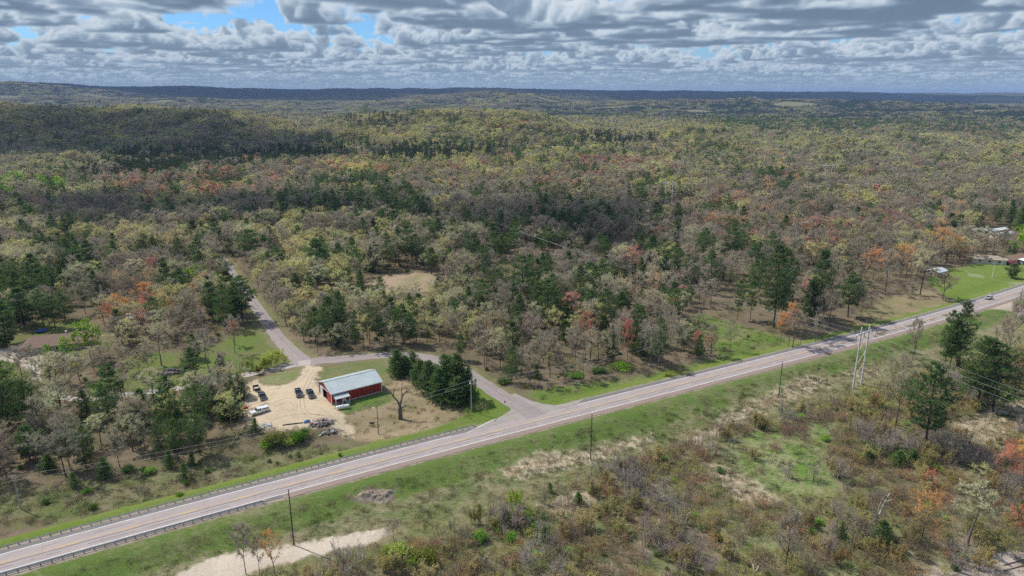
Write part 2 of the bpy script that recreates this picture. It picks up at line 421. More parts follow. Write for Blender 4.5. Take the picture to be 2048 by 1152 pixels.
YARD = [(497, 765), (512, 760), (528, 770), (560, 772), (592, 760), (606, 742), (612, 727), (644, 735), (634, 750), (632, 765), (652, 790), (667, 812), (690, 835), (713, 866), (704, 874), (690, 869), (662, 851), (610, 856), (560, 860), (505, 853), (484, 830), (490, 795)]
ISLAND = [(519, 757), (560, 744), (598, 738), (600, 750), (588, 761), (565, 769), (538, 770), (522, 765)]
BARN_LAWN = [(632, 752), (644, 736), (700, 726), (780, 716), (800, 716), (850, 728), (800, 760), (775, 775), (650, 790)]
DRYFIELD = [(667, 812), (690, 815), (770, 790), (780, 760), (815, 735), (870, 765), (908, 802), (932, 826), (870, 857), (770, 880), (713, 880)]
BARN_STRIP = [(668, 812), (768, 783), (792, 792), (780, 806), (690, 830)]
JUNC_LAWN = [(905, 805), (925, 775), (948, 765), (990, 793), (1018, 806), (1022, 818), (1005, 830), (965, 846), (880, 868), (780, 897), (700, 915), (700, 898), (780, 882), (870, 858), (932, 828)]
LANE_GAP = [(436, 530), (470, 516), (505, 562), (470, 572), (445, 552)]
FRONT_GAP = [(1420, 620), (1470, 600), (1560, 620), (1560, 690), (1470, 680)]
LOW_TREES = [([(540, 592), (900, 588), (930, 640), (700, 645), (560, 640)], 0.68), ([(-60, 735), (215, 725), (215, 815), (-60, 810)], 0.72), ([(430, 560), (520, 560), (540, 600), (470, 600)], 0.7)]
HOMES_GAP = [(1925, 474), (1990, 462), (2060, 470), (2060, 492), (1995, 490), (1935, 482)]
YARD_EDGE = [(478, 848), (600, 852), (720, 868), (720, 905), (600, 912), (478, 900)]
BARN_SITE = [(634, 745), (700, 725), (775, 735), (800, 765), (770, 800), (690, 830), (650, 815)]
BRUSH = [(520, 1200), (690, 1105), (790, 1090), (880, 1078), (930, 1045), (1080, 1000), (1200, 935), (1300, 905), (1400, 872), (1500, 835), (1690, 795), (1800, 762), (2048, 690), (2300, 645), (2700, 585), (3000, 1300), (520, 1400)]
SWALES = [[(1440, 905), (1520, 885), (1600, 880), (1640, 905), (1665, 960), (1655, 1015), (1600, 1000), (1540, 985), (1490, 950)], [(1500, 862), (1560, 868), (1530, 900), (1470, 890)], [(1615, 850), (1660, 850), (1665, 905), (1632, 905)], [(1475, 1080), (1540, 1075), (1545, 1105), (1490, 1110)], [(1660, 1135), (1720, 1132), (1715, 1160), (1655, 1160)]]
STRAW = [[(1375, 880), (1440, 838), (1540, 785), (1605, 752), (1650, 752), (1667, 766), (1640, 784), (1540, 815), (1460, 850), (1400, 890)], [(1690, 745), (1740, 732), (1765, 742), (1720, 762)], [(1000, 940), (1080, 905), (1180, 900), (1300, 870), (1310, 885), (1180, 925), (1040, 960)], [(1080, 1010), (1160, 985), (1190, 1000), (1120, 1030)], [(1900, 850), (2048, 800), (2100, 830), (1960, 890)], [(1420, 925), (1500, 955), (1560, 1000), (1480, 1000)]]
CLEAR_GREEN = [(1372, 640), (1400, 625), (1450, 640), (1500, 655), (1560, 672), (1640, 682), (1680, 670), (1690, 690), (1500, 745), (1300, 800), (1150, 835), (1060, 800), (1060, 780), (1180, 765), (1290, 752), (1345, 735), (1440, 715), (1420, 690), (1385, 670)]
CLEAR_STRAW = [(1690, 655), (1735, 620), (1790, 592), (1850, 580), (1905, 592), (1930, 602), (1925, 622), (1700, 690)]
SHRUBBED = [(1720, 600), (1760, 572), (1810, 565), (1850, 575), (1800, 592), (1740, 618)]
LAWN = [(1852, 562), (1862, 548), (1900, 540), (1950, 528), (2000, 520), (2060, 518), (2200, 520), (2200, 560), (2048, 568), (1990, 585), (1935, 604), (1890, 592)]
FIELD = [(735, 565), (770, 552), (820, 545), (868, 548), (892, 552), (895, 570), (860, 582), (810, 588), (760, 592)]
FAR_FIELDS = [[(1255, 420), (1290, 411), (1385, 402), (1402, 408), (1360, 420), (1275, 426)], [(1478, 404), (1500, 396), (1540, 394), (1530, 404)], [(1590, 452), (1640, 446), (1690, 452), (1640, 462)], [(1560, 372), (1600, 368), (1660, 372), (1620, 378)], [(120, 395), (133, 392), (134, 400), (124, 402)]]
WEST_LAWN = [(430, 690), (470, 665), (500, 650), (530, 660), (560, 690), (590, 722), (540, 738), (480, 752), (420, 763), (300, 780), (230, 788), (180, 796), (170, 778), (230, 745), (250, 715), (300, 705), (360, 705)]
HOUSE_PAD = [(0, 700), (40, 688), (80, 694), (92, 712), (82, 745), (70, 760), (55, 740), (20, 722), (0, 720)]
HOUSE_YARD = [(-40, 700), (50, 650), (90, 640), (190, 640), (215, 690), (190, 700), (110, 735), (90, 770), (40, 760), (-40, 740)]
GRAVEL_PAD = [(335, 1170), (385, 1135), (450, 1108), (560, 1096), (700, 1071), (768, 1057), (780, 1066), (740, 1085), (640, 1106), (520, 1136), (430, 1170)]
DRIVE_E = [(1972, 618), (1995, 604), (2012, 600), (2030, 610), (2080, 628), (2140, 650), (2140, 664), (2060, 636), (2020, 622)]
TORN = [(700, 997), (722, 981), (755, 976), (792, 978), (786, 1000), (768, 1009), (735, 1004)]
RAIL = [(1800, 1175), (1850, 1148), (1950, 1112), (2048, 1098), (2200, 1080), (2200, 1250)]
MARSH = [(1150, 495), (1230, 485), (1330, 490), (1420, 520), (1470, 560), (1400, 590), (1290, 575), (1200, 570)]
FORE_NW = [(-200, 1060), (-200, 1000), (40, 985), (150, 968), (300, 942), (420, 920), (520, 902), (600, 895), (700, 884), (690, 905), (560, 945), (400, 985), (250, 1025)]
PATH_E = [(1935, 548), (1990, 558), (2048, 569), (2100, 580)]
ZP = {}
def zone_poly(P):
    k = id(P)
    if k not in ZP: ZP[k] = poly_w(P)
    return ZP[k]
HF0 = at(1712, 776); HF1 = at(868, 432)                 # the transmission corridor runs between these two

def ground_zones(x, y):
    n = len(x)
    A = np.tile(np.array([0.205, 0.152, 0.108]), (n, 1)); B = np.tile(np.array([0.115, 0.105, 0.055]), (n, 1)); bal = np.full(n, 0.0)
    d = hwy_d(x, y); r = np.hypot(x, y)
    jit = 0.9 * vnoise(x, y, 4.0, 21) + 0.6 * vnoise(x, y, 1.7, 22)
    def put(w, a, b, bl):
        nonlocal A, B, bal
        w = np.clip(w, 0, 1)[:, None]
        A = A * (1 - w) + np.array(a) * w; B = B * (1 - w) + np.array(b) * w; bal = bal * (1 - w[:, 0]) + bl * w[:, 0]
    def zone(P, a, b, bl, soft=0.8, j=1.0, grow=0.0):
        W = zone_poly(P); m = (x > W[:, 0].min() - 8) & (x < W[:, 0].max() + 8) & (y > W[:, 1].min() - 8) & (y < W[:, 1].max() + 8)
        if not m.any(): return
        w = np.zeros(n); s = sdist(W, x[m], y[m]) - grow + jit[m] * j
        w[m] = 1 - sstep(-soft, soft, s); put(w, a, b, bl)
    # far country: budding woods on the ridges, fields between
    fw = sstep(700, 1500, r)
    put(fw, (0.135, 0.115, 0.06), (0.085, 0.075, 0.042), 0.0)
    vf = sstep(2300, 2800, r)
    put(vf, (0.105, 0.098, 0.058), (0.05, 0.06, 0.036), 0.0)
    fld = vf * sstep(0.60, 0.70, vnoise(x * 0.6, y, 420, 31)) * (1 - sstep(5600, 6400, y))
    put(fld, (0.22, 0.185, 0.12), (0.14, 0.165, 0.07), 0)
    nr = 1 - sstep(420, 560, r)
    south = nr * (1 - sstep(-7, -6, d))
    put(south, (0.105, 0.14, 0.045), (0.265, 0.225, 0.14), 0.0)
    put(south * sstep(-19, -15, d) , (0.118, 0.172, 0.042), (0.235, 0.21, 0.115), -0.06)
    put(south * (1 - sstep(-34, -20, d)), (0.115, 0.15, 0.04), (0.25, 0.21, 0.12), 0.02)
    zone(BRUSH, (0.265, 0.215, 0.145), (0.125, 0.155, 0.055), 0.0, 4, 3)
    for S in SWALES: zone(S, (0.125, 0.215, 0.04), (0.31, 0.275, 0.17), -0.03, 4, 4)
    for S in STRAW: zone(S, (0.47, 0.385, 0.275), (0.16, 0.19, 0.07), -0.12, 2.0, 1.6)
    zone(FORE_NW, (0.12, 0.145, 0.05), (0.22, 0.185, 0.115), -0.02, 3, 2)
    zone(CLEAR_GREEN, (0.115, 0.175, 0.035), (0.25, 0.22, 0.12), -0.06, 2, 1.5)
    zone(CLEAR_STRAW, (0.30, 0.215, 0.14), (0.19, 0.195, 0.08), 0.0, 2, 1.5)
    zone(MARSH, (0.15, 0.115, 0.085), (0.12, 0.105, 0.06), 0.0, 5, 2)
    zone(FIELD, (0.36, 0.27, 0.19), (0.20, 0.195, 0.09), -0.02, 2, 1.6)
    for S in FAR_FIELDS: zone(S, (0.27, 0.22, 0.15), (0.2, 0.2, 0.09), -0.05, 3, 2)
    zone(WEST_LAWN, (0.115, 0.175, 0.035), (0.165, 0.155, 0.07), 0.0, 2, 1.5)
    zone(HOUSE_YARD, (0.15, 0.14, 0.06), (0.12, 0.165, 0.04), 0.0, 3, 1.5)
    zone(HOUSE_PAD, (0.46, 0.40, 0.33), (0.38, 0.33, 0.27), 0.0, 0.8, 0.5)
    # mown verge north of the highway
    ve = np.where(x < -12, 12.5, 10.5) + 1.2 * vnoise(x, y, 18, 41)
    put(nr * sstep(5.2, 5.8, d) * (1 - sstep(ve - 0.8, ve + 0.8, d + jit * 0.6)), (0.135, 0.190, 0.035), (0.175, 0.205, 0.06), -0.03)
    zone(LAWN, (0.145, 0.205, 0.04), (0.19, 0.225, 0.07), -0.05, 1.5, 0.8)
    W = zone_poly(PATH_E); put(1 - sstep(0.8, 1.3, seg_dist(W, x, y)) , (0.3, 0.3, 0.2), (0.22, 0.26, 0.12), 0)
    # dry margin of the side roads
    sd = np.minimum(seg_dist(W_SIDE, x, y), seg_dist(W_NORTH, x, y))
    put((1 - sstep(4.6, 6.2, sd + jit)) * (d > 8), (0.23, 0.19, 0.12), (0.14, 0.16, 0.055), 0.0)
    zone(BARN_LAWN, (0.135, 0.165, 0.055), (0.235, 0.195, 0.115), 0.0, 1.5, 1)
    zone(DRYFIELD, (0.335, 0.255, 0.165), (0.215, 0.18, 0.095), -0.02, 1.5, 1)
    zone(BARN_STRIP, (0.10, 0.17, 0.035), (0.17, 0.17, 0.07), -0.05, 1.2, 0.6)
    zone(JUNC_LAWN, (0.125, 0.185, 0.035), (0.18, 0.195, 0.065), -0.05, 1.2, 0.8)
    zone(YARD, (0.555, 0.45, 0.315), (0.40, 0.325, 0.235), -0.05, 1.2, 1.3)
    zone(ISLAND, (0.165, 0.19, 0.075), (0.27, 0.235, 0.14), -0.02, 0.8, 0.4)
    zone(GRAVEL_PAD, (0.60, 0.51, 0.41), (0.46, 0.39, 0.31), -0.05, 0.6, 0.6, 0.4)
    zone(DRIVE_E, (0.50, 0.415, 0.335), (0.42, 0.35, 0.28), 0, 0.6, 0.4)
    zone(TORN, (0.24, 0.195, 0.15), (0.15, 0.12, 0.09), 0.0, 1.0, 1.0)
    zone(RAIL, (0.44, 0.37, 0.325), (0.31, 0.26, 0.23), -0.03, 1.5, 1.2)
    # earth shoulders under the guard rails and gravel beside the lanes
    put(nr * (1 - sstep(6.0, 6.5, np.abs(d) + 0.25 * jit)) , (0.36, 0.295, 0.245), (0.30, 0.25, 0.21), 0.0)
    return A, B, bal

def build_ground():
    fine = np.linspace(-R(44), R(44), 560)
    rest = np.linspace(R(44), 2 * math.pi - R(44), 60)[1:-1]
    th = np.concatenate([fine, rest])
    rr = np.concatenate([[1.0, 30.0, 60.0], np.exp(np.linspace(math.log(85), math.log(420), 400)), np.exp(np.linspace(math.log(424), math.log(15500), 260)), [22000, 40000.0]])
    T_, R_ = np.meshgrid(th, rr)
    x = (np.sin(T_) * R_).ravel(); y = (np.cos(T_) * R_).ravel()
    z = terrain(x, y)
    rw = np.hypot(x, y)
    z = np.where(rw > 16000, 60.0, z)
    A, B, bal = ground_zones(x, y)
    # keep bare ground under the roads a hand lower than the paving
    d = np.abs(hwy_d(x, y)); z = z - 0.05 * (d < 6.2)
    nt_, nr_ = len(th), len(rr)
    i = np.arange(nr_ - 1)[:, None] * nt_; j = np.arange(nt_)[None, :]; j2 = (j + 1) % nt_
    F = np.stack([(i + j).ravel(), (i + j2).ravel(), (i + nt_ + j2).ravel(), (i + nt_ + j).ravel()], -1)[:, ::-1]
    me = mesh_np('ground', np.stack([x, y, z], -1), [F], smooth=True)
    for nm, C in (('colA', A), ('colB', B)):
        a = me.attributes.new(nm, 'FLOAT_COLOR', 'POINT')
        a.data.foreach_set('color', np.concatenate([C, np.ones((len(C), 1))], 1).astype(np.float32).ravel())
    a = me.attributes.new('bal', 'FLOAT', 'POINT'); a.data.foreach_set('value', bal.astype(np.float32))
    m, nt, b, N, L = nodes_of('ground')
    ga = N.new('ShaderNodeAttribute'); ga.attribute_name = 'colA'; gb = N.new('ShaderNodeAttribute'); gb.attribute_name = 'colB'
    gl = N.new('ShaderNodeAttribute'); gl.attribute_name = 'bal'
    tc = N.new('ShaderNodeNewGeometry')
    def noise(sc, det, ro, stretch=None):
        n = N.new('ShaderNodeTexNoise'); n.inputs['Scale'].default_value = sc; n.inputs['Detail'].default_value = det; n.inputs['Roughness'].default_value = ro
        if stretch:
            mp = N.new('ShaderNodeMapping'); mp.inputs['Rotation'].default_value = (0, 0, -R(29)); mp.inputs['Scale'].default_value = stretch
            L.new(tc.outputs['Position'], mp.inputs[0]); L.new(mp.outputs[0], n.inputs['Vector'])
        else: L.new(tc.outputs['Position'], n.inputs['Vector'])
        return n.outputs[0]
    def M(op, a, b=None, clamp=False):
        n = N.new('ShaderNodeMath'); n.operation = op; n.use_clamp = clamp
        for k, v in enumerate((a, b)):
            if v is None: continue
            if isinstance(v, (int, float)): n.inputs[k].default_value = v
            else: L.new(v, n.inputs[k])
        return n.outputs[0]
    n1 = noise(0.10, 6, 0.68); n2 = noise(1.1, 5, 0.72, (0.5, 1.3, 1)); n3 = noise(4.5, 4, 0.7); n4 = noise(0.02, 3, 0.5)
    s = M('ADD', M('ADD', M('MULTIPLY', n1, 0.5), M('MULTIPLY', n2, 0.42)), M('MULTIPLY', n4, 0.25))
    fac = M('ADD', M('MULTIPLY', M('SUBTRACT', M('ADD', s, gl.outputs['Fac']), 0.585), 6.5), 0.5, True)
    mx = N.new('ShaderNodeMix'); mx.data_type = 'RGBA'; L.new(fac, mx.inputs[0]); L.new(ga.outputs['Color'], mx.inputs[6]); L.new(gb.outputs['Color'], mx.inputs[7])
    sp = M('ADD', M('MULTIPLY', n3, 0.95), M('MULTIPLY', n2, 0.55)); sp = M('ADD', sp, 0.27)
    sc_ = N.new('ShaderNodeVectorMath'); sc_.operation = 'SCALE'; L.new(mx.outputs[2], sc_.inputs[0]); L.new(sp, sc_.inputs[3])
    L.new(sc_.outputs[0], b.inputs['Base Color']); b.inputs['Roughness'].default_value = 0.95; b.inputs['Specular IOR Level'].default_value = 0.05
    bp = N.new('ShaderNodeBump'); bp.inputs['Strength'].default_value = 0.9; bp.inputs['Distance'].default_value = 0.28
    L.new(M('ADD', M('MULTIPLY', n3, 0.5), n2), bp.inputs['Height']); L.new(bp.outputs[0], b.inputs['Normal'])
    me.materials.append(m)
    g = link('ground', me); tag(g, kind='structure')
    return g
ground = build_ground()

# ------------------------------------------------------------------ roads
def asphalt(name, base, tar, worn, cracks=True):
    m, nt, b, N, L = nodes_of(name)
    uv = N.new('ShaderNodeAttribute'); uv.attribute_name = 'st'       # s along the road, t across it, metres
    sx = N.new('ShaderNodeSeparateXYZ'); L.new(uv.outputs['Vector'], sx.inputs[0])
    def noise(sc, det, ro, scale):
        n = N.new('ShaderNodeTexNoise'); n.inputs['Scale'].default_value = sc; n.inputs['Detail'].default_value = det; n.inputs['Roughness'].default_value = ro
        mp = N.new('ShaderNodeMapping'); mp.inputs['Scale'].default_value = scale; L.new(uv.outputs['Vector'], mp.inputs[0]); L.new(mp.outputs[0], n.inputs['Vector'])
        return n.outputs[0]
    def M(op, a, b=None, clamp=False):
        n = N.new('ShaderNodeMath'); n.operation = op; n.use_clamp = clamp
        for k, v in enumerate((a, b)):
            if v is None: continue
            if isinstance(v, (int, float)): n.inputs[k].default_value = v
            else: L.new(v, n.inputs[k])
        return n.outputs[0]
    n1 = noise(0.5, 6, 0.7, (0.25, 1.2, 1)); n2 = noise(6, 4, 0.7, (1, 1, 1))
    cr = N.new('ShaderNodeValToRGB'); L.new(M('ADD', M('MULTIPLY', n1, 0.7), M('MULTIPLY', n2, 0.3)), cr.inputs[0])
    cr.color_ramp.elements[0].position = 0.3; cr.color_ramp.elements[0].color = (*worn, 1)
    cr.color_ramp.elements[1].position = 0.68; cr.color_ramp.elements[1].color = (*base, 1)
    col = cr.outputs[0]
    if cracks:
        wob = M('MULTIPLY', M('SUBTRACT', noise(0.22, 5, 0.65, (1, 0.0, 1)), 0.5), 0.7)
        line = None
        for c, w, on in ((-0.75, 0.12, 0.38), (-2.05, 0.10, 0.47), (1.9, 0.08, 0.54), (3.62, 0.07, 0.5), (-3.2, 0.06, 0.55)):
            dd = M('ABSOLUTE', M('SUBTRACT', M('ADD', sx.outputs[1], wob), c))
            k = M('MULTIPLY', M('SUBTRACT', w, dd), 30.0, True)
            gate = M('MULTIPLY', M('SUBTRACT', noise(0.07, 4, 0.7, (1, 0.3, 1 + c)), on - 0.02), 25.0, True)
            k = M('MULTIPLY', k, gate); line = k if line is None else M('MAXIMUM', line, k)
        # transverse cracks, sealed
        tw = M('ADD', M('MULTIPLY', sx.outputs[0], 1.0), M('MULTIPLY', noise(0.5, 4, 0.6, (0.1, 1, 1)), 5.0))
        fr = M('ABSOLUTE', M('SUBTRACT', M('FRACT', M('DIVIDE', tw, 11.0)), 0.5))
        k = M('MULTIPLY', M('SUBTRACT', 0.006, fr), 300.0, True); k = M('MULTIPLY', k, 0.45)
        line = M('MAXIMUM', line, k)
        mx = N.new('ShaderNodeMix'); mx.data_type = 'RGBA'; L.new(line, mx.inputs[0]); L.new(col, mx.inputs[6]); mx.inputs[7].default_value = (*tar, 1); col = mx.outputs[2]
    L.new(col, b.inputs['Base Color']); b.inputs['Roughness'].default_value = 0.85; b.inputs['Specular IOR Level'].default_value = 0.25
    bp = N.new('ShaderNodeBump'); bp.inputs['Strength'].default_value = 0.25; bp.inputs['Distance'].default_value = 0.02; L.new(n2, bp.inputs['Height']); L.new(bp.outputs[0], b.inputs['Normal'])
    return m
M_HWY = asphalt('highway_asphalt', (0.415, 0.352, 0.335), (0.085, 0.075, 0.072), (0.295, 0.252, 0.242))
M_SHOULD = asphalt('shoulder_asphalt', (0.20, 0.185, 0.18), (0.1, 0.1, 0.1), (0.15, 0.145, 0.145), False)
M_SIDE = asphalt('side_road_asphalt', (0.345, 0.29, 0.275), (0.17, 0.145, 0.14), (0.24, 0.205, 0.195))
M_APRON = asphalt('apron_asphalt', (0.37, 0.33, 0.29), (0.2, 0.17, 0.16), (0.265, 0.235, 0.21), False)
M_GRAVEL = asphalt('gravel_shoulder', (0.31, 0.23, 0.195), (0.2, 0.17, 0.16), (0.24, 0.18, 0.155), False)
M_WHITE = simple('white_road_paint', (0.78, 0.77, 0.74), 0.7, var=0.15, scale=1.5)
M_YELLOW = simple('yellow_road_paint', (0.66, 0.40, 0.07), 0.7, var=0.2, scale=1.5)

def ribbon(name, s0, s1, d0, d1, z, mat, parent=None, step=3.0, kind=None, fn=None):
    """A strip beside the highway: x from s0 to s1, d0..d1 metres north of the centre line."""
    n = max(2, int((s1 - s0) / step)); xs = np.linspace(s0, s1, n)
    dd0 = d0(xs) if callable(d0) else np.full(n, d0); dd1 = d1(xs) if callable(d1) else np.full(n, d1)
    a = hwy_pt(xs, dd0); b = hwy_pt(xs, dd1)
    V = np.zeros((2 * n, 3)); V[:n, :2] = a; V[n:, :2] = b; V[:, 2] = z
    i = np.arange(n - 1); F = np.stack([i, i + 1, i + n + 1, i + n], -1)
    me = mesh_np(name, V, [F], [mat])
    st = np.zeros((2 * n, 3), np.float32); L_ = xs * 1.14; st[:n, 0] = L_; st[n:, 0] = L_; st[:n, 1] = dd0; st[n:, 1] = dd1
    at_ = me.attributes.new('st', 'FLOAT_VECTOR', 'POINT'); at_.data.foreach_set('vector', st.ravel())
    o = link(name, me, parent)
    if kind: o['kind'] = kind
    return o
HX0, HX1 = -260.0, 460.0
X_JW, X_JE = at(958, 848)[0], at(1140, 808)[0]
highway = ribbon('highway', HX0, HX1, -3.75, 3.75, 0.03, M_HWY, kind='structure')
xg = at(500, 1018)[0]
ribbon('shoulder', HX0, X_JW + 2, 3.75, lambda x: 5.1 + 0.16 * vnoise(x, x * 0, 5, 3), 0.026, M_SHOULD, highway)
ribbon('shoulder', X_JE, HX1, 3.75, lambda x: 5.5 + 0.22 * vnoise(x, x * 0, 6, 3), 0.026, M_SHOULD, highway)
ribbon('shoulder', HX0, xg + 4, lambda x: -4.95 + 0.1 * vnoise(x, x * 0, 9, 4), -3.75, 0.026, M_SHOULD, highway)
ribbon('shoulder', xg + 4, HX1, lambda x: -5.9 + 0.32 * vnoise(x, x * 0, 7, 5), -3.75, 0.026, M_GRAVEL, highway)
ribbon('edge_line', HX0, X_JW - 6, 3.42, 3.58, 0.035, M_WHITE, highway)
ribbon('edge_line', X_JE + 4, HX1, 3.42, 3.58, 0.035, M_WHITE, highway)
ribbon('edge_line', HX0, HX1, -3.56, -3.40, 0.035, M_WHITE, highway)
ribbon('centre_line', HX0, HX1, 0.10, 0.24, 0.035, M_YELLOW, highway)
x = HX0
while x < 330:
    ribbon('centre_dash', x, x + 3.4, -0.24, -0.08, 0.035, M_YELLOW, highway, 1.0); x += 10.6
# the taper line that leads from the guard rail to the junction
def ground_poly(name, P, z, mat, parent=None, kind=None, world=False):
    W = np.array(P) if world else np.array([at(*p)[:2] for p in P])
    import bmesh
    bm = bmesh.new(); vs = [bm.verts.new((a, b, float(terrain(a, b)) + z)) for a, b in W]
    f = bm.faces.new(vs); bmesh.ops.triangulate(bm, faces=[f]); bmesh.ops.recalc_face_normals(bm, faces=bm.faces)
    if bm.faces[:][0].normal.z < 0: bmesh.ops.reverse_faces(bm, faces=bm.faces)
    me = bpy.data.meshes.new(name); bm.to_mesh(me); bm.free(); me.materials.append(mat)
    st = np.array([v.co[:] for v in me.vertices], np.float32); a_ = me.attributes.new('st', 'FLOAT_VECTOR', 'POINT'); a_.data.foreach_set('vector', st.ravel())
    o = link(name, me, parent)
    if kind: o['kind'] = kind
    return o
def smooth_line(P, n=12):
    P = np.asarray(P, float); out = []
    for i in range(len(P) - 1):
        p0 = P[max(i - 1, 0)]; p1 = P[i]; p2 = P[i + 1]; p3 = P[min(i + 2, len(P) - 1)]
        for k in range(n):
            t = k / n
            out.append(0.5 * ((2 * p1) + (-p0 + p2) * t + (2 * p0 - 5 * p1 + 4 * p2 - p3) * t ** 2 + (-p0 + 3 * p1 - 3 * p2 + p3) * t ** 3))
    out.append(P[-1]); return np.array(out)
def path(name, W, width, z, mat, parent=None, kind=None, rag=0.0):
    C = smooth_line(W, 10); n = len(C)
    T_ = np.gradient(C, axis=0); T_ /= np.linalg.norm(T_, axis=1)[:, None]; Nn = np.stack([-T_[:, 1], T_[:, 0]], -1)
    w = (width if hasattr(width, '__len__') else np.full(len(W), width)); wi = np.interp(np.linspace(0, len(W) - 1, n), np.arange(len(W)), w) / 2
    s = np.concatenate([[0], np.cumsum(np.linalg.norm(np.diff(C, axis=0), axis=1))])
    l = C + Nn * (wi + rag * vnoise(s, s * 0, 7, 1))[:, None]; r_ = C - Nn * (wi + rag * vnoise(s, s * 0, 7, 2))[:, None]
    XY = np.concatenate([l, r_]); V = np.concatenate([XY, (terrain(XY[:, 0], XY[:, 1]) + z)[:, None]], 1)
    i = np.arange(n - 1); F = np.stack([i, i + n, i + n + 1, i + 1], -1)
    me = mesh_np(name, V, [F], [mat])
    st = np.zeros((2 * n, 3), np.float32); st[:n, 0] = s; st[n:, 0] = s; st[:n, 1] = wi; st[n:, 1] = -wi
    a_ = me.attributes.new('st', 'FLOAT_VECTOR', 'POINT'); a_.data.foreach_set('vector', st.ravel())
    o = link(name, me, parent)
    if kind: o['kind'] = kind
    return o
side_road = path('side_road', W_SIDE, [8, 7, 6.4, 5.9, 5.8, 5.8, 5.9, 6.1, 7.0, 7.5], 0.050, M_SIDE, kind='structure', rag=0.2)
path('north_lane', W_NORTH, [7.0, 6.2, 5.8, 5.6, 5.5, 5.5, 5.5, 5.6, 5.6, 5.5], 0.058, M_SIDE, kind='structure', rag=0.2)
path('driveway', W_DRIVE, [6.5, 6, 5, 4.4, 4.2, 4, 4, 3.8, 3.4, 3, 2.8, 3, 4], 0.046, simple('driveway_gravel', (0.40, 0.345, 0.31), 0.95, var=0.12, scale=0.6), kind='structure', rag=0.25)
M_TRACK = simple('packed_sand', (0.385, 0.305, 0.215), 0.95, var=0.2, scale=0.8)
for tp in ([(555, 812), (572, 803), (590, 806), (594, 816), (580, 823), (562, 821)], [(560, 811), (574, 806), (586, 809), (588, 816), (578, 820), (566, 818)], [(628, 740), (612, 765), (600, 800), (610, 830), (640, 838)], [(634, 742), (618, 768), (608, 800), (618, 826), (650, 830)], [(540, 845), (570, 832), (620, 828), (660, 835), (690, 855)], [(530, 815), (560, 800), (600, 796), (640, 802)], [(640, 815), (670, 838), (700, 866)], [(520, 800), (540, 780), (575, 776), (605, 757), (618, 735)]):
    path('tyre_track', np.array([at(*q)[:2] for q in tp]), 0.34, 0.012, M_TRACK, ground, rag=0.07)
xs = np.linspace(float(X_JW), float(X_JE) + 4, 24); hb = hwy_pt(xs, 3.70)
edgeW = [at(*p)[:2] for p in [(972, 845), (1004, 832), (1019, 822), (1022, 814), (1014, 806), (1000, 798)]]
edgeE = [at(*p)[:2] for p in [(1030, 787), (1058, 800), (1082, 807), (1110, 811), (1135, 806), (1170, 797)]]
ground_poly('junction_apron', [tuple(p) for p in edgeW] + [tuple(p) for p in edgeE] + [tuple(p) for p in hb[::-1]], 0.042, M_APRON, kind='structure', world=True)
t0, t1 = at(935, 866), at(990, 838)
tw = np.linspace(0, 1, 12)[:, None]
tl = np.array([t0[:2]]) * (1 - tw) + np.array([t1[:2]]) * tw
path('taper_line', tl[[0, 4, 8, 11]], 0.2, 0.064, M_WHITE, highway)
# ------------------------------------------------------------------ plants: a few of each kind are grown, then copied
def unit(v): return v / np.maximum(np.linalg.norm(v, axis=-1, keepdims=True), 1e-9)
class Tubes:
    def __init__(s): s.V = []; s.F = []; s.n = 0
    def add(s, P, r, n=4):
        P = np.asarray(P, float); k = len(P); r = np.broadcast_to(r, (k,))
        T_ = unit(np.gradient(P, axis=0)); ref = np.array([0.31, 0.17, 0.93]) if abs(T_[0, 2]) < 0.8 else np.array([1.0, 0.1, 0])
        U = unit(np.cross(T_, ref)); W = np.cross(T_, U)
        a = np.arange(n) * 2 * math.pi / n
        V = P[:, None] + (U[:, None] * np.cos(a)[None, :, None] + W[:, None] * np.sin(a)[None, :, None]) * r[:, None, None]
        i = (np.arange(k - 1) * n)[:, None]; j = np.arange(n)[None]; j2 = (j + 1) % n
        F = np.stack([(i + j), (i + j2), (i + n + j2), (i + n + j)], -1).reshape(-1, 4) + s.n
        s.V.append(V.reshape(-1, 3)); s.F.append(F); s.n += k * n
    def get(s): return (np.concatenate(s.V), np.concatenate(s.F)) if s.V else (np.zeros((0, 3)), np.zeros((0, 4), int))

def blades(P, D, L, W, g, c=None):
    """thin triangles: base at P, tip at P + D*L, width W"""
    n = len(P); S = unit(np.cross(D, unit(g.normal(size=(n, 3)) * 0.55 + (np.array([-0.35, 0.1, 1.0]) if c is None else unit(P - c) * 1.1 + np.array([0, 0, 0.35]))))) * (np.asarray(W)[:, None] / 2 if np.ndim(W) else W / 2)
    V = np.stack([P - S, P + S, P + D * (np.asarray(L)[:, None] if np.ndim(L) else L)], 1).reshape(-1, 3)
    return V, np.arange(3 * n).reshape(-1, 3)
def leaves(P, size, g, up=1.1, c=None):
    """small quads, tilted any way"""
    n = len(P); Nn = unit(g.normal(size=(n, 3)) + np.array([0, 0, up])) if c is None else unit(g.normal(size=(n, 3)) * 0.5 + unit(P - c) * 1.1 + np.array([0, 0, 0.3])); U = unit(np.cross(Nn, g.normal(size=(n, 3)))); W = np.cross(Nn, U)
    sz = (size * g.uniform(0.6, 1.4, n))[:, None]
    V = np.stack([P - U * sz * 0.5, P + W * sz * 0.32, P + U * sz * 0.5, P - W * sz * 0.32], 1).reshape(-1, 3)
    return V, np.arange(4 * n).reshape(-1, 4)

def bez(a, b, c, n):
    t = np.linspace(0, 1, n)[:, None]; return a * (1 - t) ** 2 + 2 * b * t * (1 - t) + c * t * t

